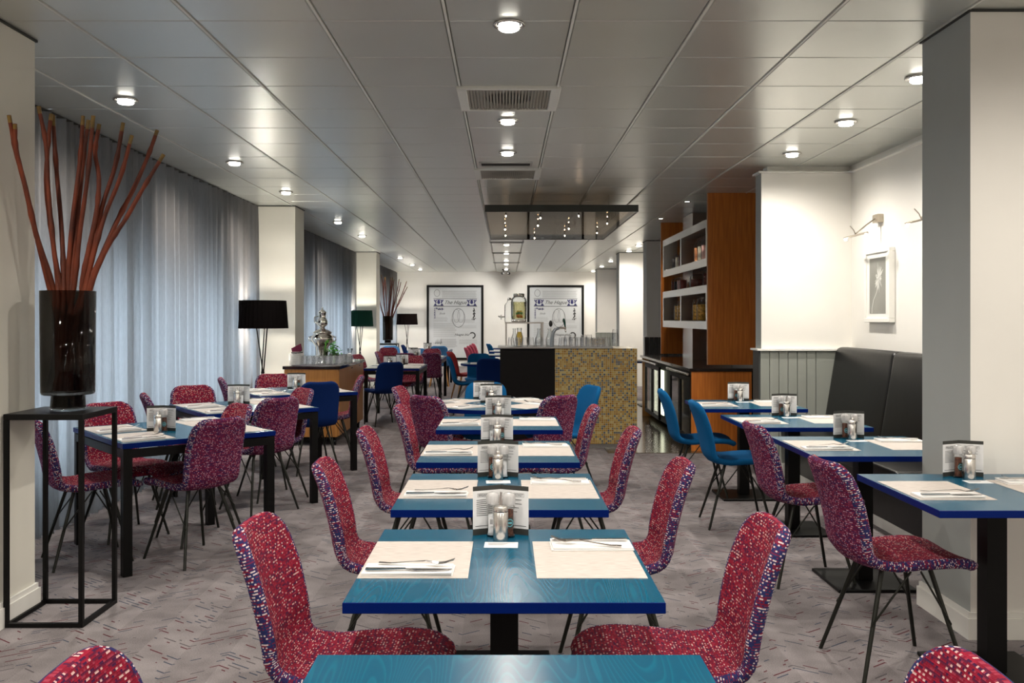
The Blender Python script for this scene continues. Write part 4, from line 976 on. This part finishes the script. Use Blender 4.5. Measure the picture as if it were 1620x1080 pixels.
# ---------------------------------------------------------------- posters
def poster(x0, lab):
    t = thing('framed_poster', lab, 'poster', (x0, YE, .19)); W, H = 1.72, 2.26; e = .065
    obj('frame', MB().box(0, W, -.05, 0, 0, e, 0, .004).box(0, W, -.05, 0, H-e, H, 0, .004).box(0, e, -.05, 0, e, H-e, 0, .004).box(W-e, W, -.05, 0, e, H-e, 0, .004), BLACK, t)
    obj('sheet', MB().box(e, W-e, -.02, -.002, e, H-e), mat('poster_paper', (.56, .58, .59), .6, noise=.04, nscale=2), t)
    mb = MB(); r_ = random.Random(1)
    def q(x0, x1, z0, z1, mi): mb.add([(x0, -.021, z0), (x1, -.021, z0), (x1, -.021, z1), (x0, -.021, z1)], [(0, 1, 2, 3)], mi)
    L0, R0 = .2, 1.52
    q(L0, R0, 1.845, 1.858, 0); q(L0, R0, 1.615, 1.628, 0)
    for i in range(7): q(.46, R0-r_.uniform(0, .05), 2.08-i*.032, 2.087-i*.032, 1)
    for i in range(5): q(L0, .64-r_.uniform(0, .03), 1.28-i*.030, 1.286-i*.030, 2)
    for i in range(16): q(L0, .90-r_.uniform(0, .05), 1.10-i*.027, 1.106-i*.027, 2)
    for i in range(3): q(.98, 1.5, 1.02-i*.03, 1.026-i*.03, 2)
    for i in range(9): q(.4, .92-r_.uniform(0, .08), .62-i*.03, .627-i*.03, 1)
    for i in range(6): q(.98, R0, .60-i*.024, .605-i*.024, 2)
    for i in range(4): q(.72, 1.45, 1.22-i*.028, 1.226-i*.028, 2)
    stuff(obj('printed_lines', mb, [INK, INKG, INKL], t))
    # crests: shield with a beast at each side
    for cx in (.36, 1.36):
        cm = MB()
        cm.add([(cx+.045*math.cos(2*PI*i/12), -.022, 1.745+.06*math.sin(2*PI*i/12)) for i in range(12)], [tuple(range(12))])
        cm.add([(cx-.04, -.022, 1.80), (cx+.04, -.022, 1.80), (cx+.05, -.022, 1.835), (cx, -.022, 1.82), (cx-.05, -.022, 1.835)], [tuple(range(5))])
        for s in (-1, 1):
            for P in ([(.05, .06), (.08, .08), (.12, .02), (.09, .0)], [(.12, .08), (.15, .07), (.13, .02), (.10, .03)], [(.06, .0), (.11, .02), (.10, -.04), (.07, -.03)], [(.05, -.10), (.09, -.04), (.12, -.05), (.15, -.11), (.11, -.11)]):
                pts = [(cx+s*a, -.022, 1.745+b) for a, b in P]; cm.add(pts if s > 0 else pts[::-1], [tuple(range(len(P)))])
        cm.add([(cx-.16, -.022, 1.632), (cx+.16, -.022, 1.632), (cx+.14, -.022, 1.65), (cx-.14, -.022, 1.65)], [(0, 1, 2, 3)])
        obj('crest', cm, INKB, t)
    em = MB()
    def ring(cx, cz, rx, rz, w_, n=28, mi=0, a0=0, a1=2*PI):
        for i in range(n):
            A, B = a0+(a1-a0)*i/n, a0+(a1-a0)*(i+1)/n
            em.add([(cx+rx*math.cos(A), -.022, cz+rz*math.sin(A)), (cx+(rx-w_)*math.cos(A), -.022, cz+(rz-w_)*math.sin(A)), (cx+(rx-w_)*math.cos(B), -.022, cz+(rz-w_)*math.sin(B)), (cx+rx*math.cos(B), -.022, cz+rz*math.sin(B))], [(0, 1, 2, 3)], mi)
    ring(.96, 1.27, .20, .29, .014); ring(.90, 1.33, .10, .20, .008); ring(1.03, 1.33, .10, .20, .008)
    for i in range(40):   # tower and flower ornaments as small ink marks
        a, b = r_.uniform(-.06, .06), r_.uniform(0, .34); wv = .018*(1.2-b*2) if b < .3 else .01
        em.add([(1.43+a*(1-b*2)-wv, -.022, 1.2+b), (1.43+a*(1-b*2)+wv, -.022, 1.2+b), (1.43+a*(1-b*2), -.022, 1.2+b+.04)], [(0, 1, 2)], 1)
    for i in range(34):
        a = r_.uniform(0, .28); em.add([(.22+a, -.022, 1.50+r_.uniform(0, .07)), (.245+a, -.022, 1.50+r_.uniform(0, .05)), (.23+a, -.022, 1.54+r_.uniform(0, .05))], [(0, 1, 2)], 2)
    for i in range(14):
        em.add([(.23+r_.uniform(-.02, .02), -.022, 1.25+i*.018), (.26, -.022, 1.25+i*.018), (.245, -.022, 1.275+i*.018)], [(0, 1, 2)], 2)
    ring(1.38, .74, .10, .10, .035, 14, 1, -1.5, 2.4); ring(1.36, .30, .09, .14, .02, 14, 1, 0, 3.1); ring(.31, 2.02, .09, .11, .012, 18, 0)
    for i in range(6): em.add([(.26+i*.035, -.022, .48+.03*(i % 2)), (.28+i*.035, -.022, .48), (.27+i*.035, -.022, .60+.03*(i % 3))], [(0, 1, 2)], 1)
    q2 = em; q2.add([(.2, -.022, .50), (.5, -.022, .50), (.5, -.022, .507), (.2, -.022, .507)], [(0, 1, 2, 3)], 1)
    stuff(obj('ornaments', em, [INKG, INK, INKB], t))
    for s, sz, x, z, m_ in (('The Hague', .155, .86, 1.735, INK), ('Sinds', .085, .46, 1.40, INKG), ('Haagse bluf', .095, 1.06, .76, INK)):
        o = put('lettering', text(s, sz, m_, shear=.45), t, (x, -.0225, z)); o.rotation_euler = (PI/2, 0, 0)
poster(-2.39, 'left of two tall black-framed The Hague posters on end wall')
poster(.65, 'right of two black-framed The Hague posters, behind the bar')

# ---------------------------------------------------------------- floor lamps
def floor_lamp(x, y, z0, z1, r0, r1, m, lab, watts):
    t = thing('floor_lamp', lab, 'floor lamp', (x, y, 0)); n = 72; V = []; F = []
    for z, r in ((z0, r0), (z1, r1)):
        for i in range(n):
            a = 2*PI*i/n; q = r*(1+(.012 if i % 2 else 0)); V.append((q*math.cos(a), q*math.sin(a), z))
    for z, r in ((z0, r0-.006), (z1, r1-.006)):
        for i in range(n): a = 2*PI*i/n; V.append((r*math.cos(a), r*math.sin(a), z))
    for i in range(n):
        j = (i+1) % n; F += [(i, j, n+j, n+i), (2*n+i, 3*n+i, 3*n+j, 2*n+j), (i, 2*n+i, 2*n+j, j), (n+i, n+j, 3*n+j, 3*n+i)]
    obj('lamp_shade', MB().add(V, F, 0, False), m, t)
    hz = z0*.62
    for k in range(3):
        a = 2*PI*k/3+.5; b = a+PI
        obj('leg', MB().tube([(.075*math.cos(b), .075*math.sin(b), z0+.04), (.012*math.cos(b+1.5), .012*math.sin(b+1.5), hz), (.15*math.cos(a), .15*math.sin(a), 0)], .0075, 6), BLACK, t)
    obj('crossing_clip', MB().lathe([(.02, hz-.008), (.022, hz), (.02, hz+.008)], 12), BLACK, t)
    obj('shade_carrier', MB().tube([(-r0*.97, 0, z0+.05), (r0*.97, 0, z0+.05)], .004, 6), BLACK, t)
    for dz in (.045, .245):
        obj('bulb', MB().lathe([(.001, -.02), (.014, -.014), (.018, 0), (.014, .014), (.001, .02)], 12, (0, 0, z0+dz)), mat('lamp_bulb', (1, .9, .72), .5, emit=8), t)
        lamp('POINT', (x, y, z0+dz), (0, 0, 0), watts, (1, .93, .82), .024)
floor_lamp(-2.80, 10.42, 1.335, 1.655, .285, .262, mat('black_pleated_shade', (.004, .003, .003), .9, spec=.05), 'floor lamp with wide black shade at the nearest lit pillar', SHADE_W)
floor_lamp(-2.98, 18.5, 1.285, 1.61, .268, .245, mat('green_pleated_shade', (.01, .045, .03), .9, spec=.05), 'floor lamp with dark green shade at the second pillar', SHADE_W)
floor_lamp(-2.88, 26.4, 1.26, 1.58, .31, .285, mat('brown_black_shade', (.008, .005, .005), .9, spec=.05), 'floor lamp with black shade in far left corner', SHADE_W)

# ---------------------------------------------------------------- stand, vase, branches
def stand(x0, x1, y0, y1, h, lab):
    t = thing('plant_stand', lab, 'stand', ((x0+x1)/2, (y0+y1)/2, 0)); a, b = (x1-x0)/2, (y1-y0)/2; e = .02
    obj('top', MB().box(-a, a, -b, b, h-.028, h, 0, .002), BLACK, t)
    for sx in (-1, 1):
        for sy in (-1, 1): cx, cy = sx*(a-e/2), sy*(b-e/2); obj('leg', MB().box(cx-e/2, cx+e/2, cy-e/2, cy+e/2, 0, h-.028), BLACK, t)
    obj('base_rail', MB().box(-a+e, a-e, -b, -b+e, 0, e).box(-a+e, a-e, b-e, b, 0, e).box(-a, -a+e, -b+e, b-e, 0, e).box(a-e, a, -b+e, b-e, 0, e), BLACK, t)
stand(-2.357, -1.985, 4.24, 4.62, 1.002, 'tall thin black metal stand under the big vase, far left')
stand(-2.93, -2.46, 20.4, 20.87, .875, 'distant black metal stand under the far vase')
BARK = mat('red_brown_bark', (.115, .020, .005), .65, noise=.55, nscale=18, stretch=(1, 1, .35)); TIP = mat('yellow_green_bark', (.17, .10, .02), .5, noise=.4, nscale=20)
def vase(x, y, z, R, zb, zt, lab):
    t = thing('vase', lab, 'vase', (x, y, z)); zb -= z; zt -= z
    prof = [(R*.62, 0), (R*.64, .012), (R*.62, zb-.004), (R*.94, zb), (R*.98, zb+.01), (R*1.02, zt), (R*.98, zt), (R*.93, zb+.016), (R*.5, zb+.008), (.001, zb+.008)]
    obj('glass_body', MB().lathe(prof[1:], 36), SMOKE, t)
    obj('dark_core', MB().lathe([(R*.55, .018), (R*.55, zb-.002)], 28), DARKGL, t)
    obj('clear_foot', MB().lathe([(.001, 0), (R*.62, 0), (R*.66, .006), (R*.66, .014), (R*.62, .016), (.001, .016)], 32), GLASS, t)
vase(-2.145, 4.43, 1.003, .125, 1.081, 1.586, 'large smoked glass vase on the tall stand, far left')
vase(-2.69, 20.63, .876, .118, .95, 1.50, 'distant smoked glass vase with thin branches near end wall')
BR = [
 [(14, 182), (24, 238), (40, 295), (57, 370), (78, 455)], [(24, 196), (26, 236), (40, 295), (58, 372), (84, 455)],
 [(61, 168), (72, 228), (76, 300), (86, 400), (96, 455)], [(81, 180), (76, 235), (74, 300), (84, 390), (92, 455)],
 [(83, 182), (90, 270), (97, 360), (101, 455)], [(131, 183), (126, 260), (114, 355), (108, 455)],
 [(140, 190), (131, 265), (121, 360), (113, 455)], [(148, 183), (139, 280), (126, 370), (117, 455)],
 [(157, 196), (150, 240), (156, 282), (152, 335), (139, 400), (129, 455)], [(195, 194), (182, 262), (161, 328), (146, 400), (132, 455)],
 [(209, 214), (190, 282), (166, 340), (148, 400), (136, 455)], [(249, 206), (233, 248), (210, 300), (183, 355), (156, 415), (140, 455)],
 [(259, 244), (226, 298), (200, 345), (170, 390), (143, 455)]]
def branches(cx, cy, sx, zmap, R, zbot, labfmt, group, n=None, thick=1.0, dy=1.0):
    rb = random.Random(11)
    for i, pts in enumerate(BR[:n]):
        W = []; depth = rb.uniform(-.5, .5)
        if i < 2: depth = -.8
        for (px, py) in pts:
            k = (455-py)/273; off = depth*.35*k; q = 1+off/4.43 if dy else 1
            W.append(Vector((cx+((px-800)*q-(107.5-800))*sx if dy else cx+(px-107.5)*sx, cy+off+rb.uniform(-.004, .004), EYE+(zmap(py)-EYE)*q)))
        m = W[-1].copy(); m.y = cy+max(-R*.6, min(R*.6, m.y-cy)); W[-1] = m
        a = rb.uniform(0, 2*PI); ends = Vector((cx+R*.55*math.cos(a), cy+R*.55*math.sin(a), zbot))
        W.append(m.lerp(ends, .5)+Vector((rb.uniform(-.01, .01), 0, 0))); W.append(ends)
        C = catmull([tuple(p) for p in W], 5); L_ = len(C)
        rad = []
        for k, p in enumerate(C):
            r_ = (.0095+.005*k/L_)*thick
            if k % 9 == 4: r_ *= 1.28
            rad.append(r_*(1+rb.uniform(-.06, .06)))
        mb = MB().tube(C, rad, 8)
        for f_i in range(min(8, len(mb.m))): mb.m[f_i] = 1
        t = tag(obj('branch', mb, [BARK, TIP]), labfmt[i] if isinstance(labfmt, list) else labfmt, 'branch', group)
pxz = 4.43/1430
names = ['red-brown branch reaching farthest left out of the big vase', 'forked twin just beside the leftmost branch of big vase', 'third branch from left in the big vase, tip highest near curtain', 'fourth branch from left in the big vase', 'fifth branch from left in the big vase', 'sixth branch from left in the big vase, near its centre', 'seventh, central branch of the big vase', 'eighth branch from left in the big vase', 'kinked branch right of centre in the big vase', 'fourth branch from right in the big vase', 'third branch from right in the big vase', 'second branch from right, long, in the big vase', 'rightmost, lowest branch of the big vase']
branches(-2.145, 4.43, pxz, lambda py: EYE-(py-503)*pxz, .11, 1.10, names, None)
branches(-2.69, 20.63, pxz*.95, lambda py: .876+(1.585-1.003)*.95+(455-py)*pxz*1.13, .10, .97, 'thin brown branch in the distant vase near the end wall', 'branches in the distant vase', None, .9, 0)

# ---------------------------------------------------------------- oak sideboard
sb = thing('sideboard', 'golden oak sideboard on castors with dark top, mid left', 'sideboard', (-2.21, 10.29, 0))
a = .312; L_ = 1.76
obj('worktop', MB().box(-a-.015, a+.015, -.015, L_+.015, .870, .906, 0, .003), MARB, sb)
obj('carcass', MB().box(-a, a-.02, 0, L_, .10, .870), OAK, sb)
for y0, y1, z0, z1, nm in ((.01, .60, .11, .865, 'end_panel'), (.61, 1.12, .50, .865, 'drawer'), (.61, 1.12, .11, .49, 'drawer'), (1.13, 1.75, .11, .865, 'cabinet_door')):
    p = obj(nm, MB().box(a-.02, a, y0, y1, z0, z1, 0, .003), OAK, sb)
    if nm != 'end_panel': obj('handle_slot', MB().box(a-.001, a+.004, (y0+y1)/2-.05, (y0+y1)/2+.05, z1-.03, z1-.02), BLACK, p)
obj('plinth', MB().box(-a+.03, a-.05, .03, L_-.03, .07, .10), BLACK, sb)
for x in (-a+.06, a-.06):
    for y in (.06, L_-.06): obj('castor', MB().tube([(x-.014, y, .034), (x+.014, y, .034)], .034, 14).box(x-.02, x+.02, y-.02, y+.02, .06, .075), BLACK, sb)
SZ = .906
PLT = MB().lathe([(.001, 0), (.045, 0), (.078, .006), (.080, .009), (.05, .005), (.001, .004)], 20).mesh('plate', mat('white_china', (.82, .81, .77), .2))
for i in range(14): tag(put('plate', PLT, None, (-2.42, 10.42, SZ+i*.010)), 'white china plate in the stack at left end of sideboard', 'plate', 'stacked plates on the sideboard')
bk = thing('burgundy_box', 'burgundy box leaning open on the plate stack', 'box', (-2.40, 10.42, SZ+.145), -.2)
o = obj('lid', MB().box(-.065, .065, -.004, .004, 0, .10, 0, .002), mat('burgundy_board', (.02, .001, .006), .9, spec=.05), bk); o.rotation_euler = (-.5, -.45, 0)
obj('box_body', MB().box(-.05, .05, -.06, .04, -.002, .014, 0, .002), CARDD, bk)
tr = tag(obj('tray', MB().box(-.27, .27, -.11, .11, 0, .006, 0, .002).box(-.28, .28, -.12, -.11, .002, .014).box(-.28, .28, .11, .12, .002, .014).box(-.28, -.27, -.11, .11, .002, .014).box(.27, .28, -.11, .11, .002, .014), STEEL, None, (-2.16, 10.42, SZ)), 'silver tray carrying rows of tumblers on the sideboard', 'tray')
for i in range(8):
    for j in range(3): tag(put('tumbler', TUM, None, (-2.375+i*.066, 10.345+j*.075, SZ+.006)), 'upturned tumbler in the %s row on the silver tray of the sideboard' % ('front', 'middle', 'rear')[j], 'glass', '%s row of tumblers on the sideboard tray' % ('front', 'middle', 'rear')[j])
for i in range(4):
    for j in range(3): tag(put('tumbler', TUM, None, (-2.10+i*.062, 10.95+j*.08, SZ)), 'upturned tumbler behind the urn and herb on sideboard, %s row' % ('front', 'middle', 'rear')[j], 'glass', '%s row of tumblers behind the urn' % ('front', 'middle', 'rear')[j])
um = thing('samovar_urn', 'polished silver samovar urn with a tap on the sideboard', 'urn', (-2.19, 10.80, SZ))
obj('foot', MB().lathe([(.075, 0), (.08, .015), (.05, .03), (.045, .06), (.06, .07)], 28), CHROME, um)
obj('body', MB().lathe([(.060, .07), (.068, .12), (.075, .20), (.105, .245), (.132, .285), (.128, .33), (.10, .35), (.105, .365), (.12, .37), (.10, .385)], 32), CHROME, um)
obj('neck', MB().lathe([(.10, .385), (.07, .405), (.035, .415), (.028, .44)], 24), CHROME, um)
obj('teapot', MB().lathe([(.028, .44), (.06, .465), (.066, .50), (.052, .535), (.040, .55), (.044, .60), (.052, .615), (.044, .625), (.02, .64), (.008, .655), (.012, .67), (.001, .68)], 24), CHROME, um)
obj('pot_handle', MB().tube([(-.055, 0, .48), (-.095, 0, .50), (-.095, 0, .56), (-.045, 0, .57)], .008, 8), CHROME, um)
for s in (-1, 1): obj('side_handle', MB().tube([(s*.11, 0, .26), (s*.16, 0, .28), (s*.16, 0, .32), (s*.12, 0, .33)], .008, 8), CHROME, um)
obj('tap', MB().tube([(.03, -.06, .13), (.03, -.13, .13), (.03, -.135, .10)], .009, 8).tube([(.03, -.11, .13), (.03, -.11, .165)], .006, 6), CHROME, um)
LEAFM = mat('herb_green', (.05, .22, .02), .5, noise=.4, nscale=20)
hp = thing('potted_herb', 'green leafy herb in a glass beside the urn', 'plant', (-2.03, 10.70, SZ))
obj('glass_pot', MB().lathe([(.05, 0), (.058, .13), (.054, .13), (.047, .006), (.001, .006)], 20), GLASS, hp)
hm = MB(); rl = random.Random(9)
stm = MB()
for i in range(14):
    a_ = rl.uniform(0, 2*PI); r_ = rl.uniform(.01, .08); tipp = Vector((r_*math.cos(a_), r_*math.sin(a_), rl.uniform(.17, .27)))
    stm.tube([(0, 0, .01), (tipp.x*.4, tipp.y*.4, .1), tipp], .0025, 5)
    for k_ in range(7):
        c = tipp*(.7+.05*k_)+Vector((rl.uniform(-.03, .03), rl.uniform(-.03, .03), rl.uniform(-.02, .03))); u = Vector((rl.uniform(-1, 1), rl.uniform(-1, 1), rl.uniform(-.4, .4))).normalized()*.017; v = u.cross(Vector((rl.uniform(-1, 1), rl.uniform(-1, 1), 1))).normalized()*.013
        hm.add([c-u, c-v, c+u*1.2, c+v], [(0, 1, 2, 3)])
stuff(obj('leaves', hm, LEAFM, hp)); obj('stems', stm, LEAFM, hp)
fv = thing('bud_vase', 'tiny glass vase with white blossoms at far end of sideboard', 'vase', (-1.98, 11.5, SZ))
obj('glass_body', MB().lathe([(.03, 0), (.02, .08), (.035, .16), (.033, .16), (.017, .08), (.027, .004), (.001, .004)], 16), GLASS, fv)
obj('blossoms', MB().lathe([(.001, .09), (.03, .1), (.035, .115), (.02, .13), (.001, .135)], 10, (0, -.02, -.03)), NAP, fv)
tag(obj('dark_dish', MB().lathe([(.001, 0), (.06, 0), (.085, .015), (.08, .017), (.055, .005), (.001, .005)], 20), CARDD, None, (-2.0, 10.55, SZ)), 'flat black dish near the front right corner of sideboard', 'dish')
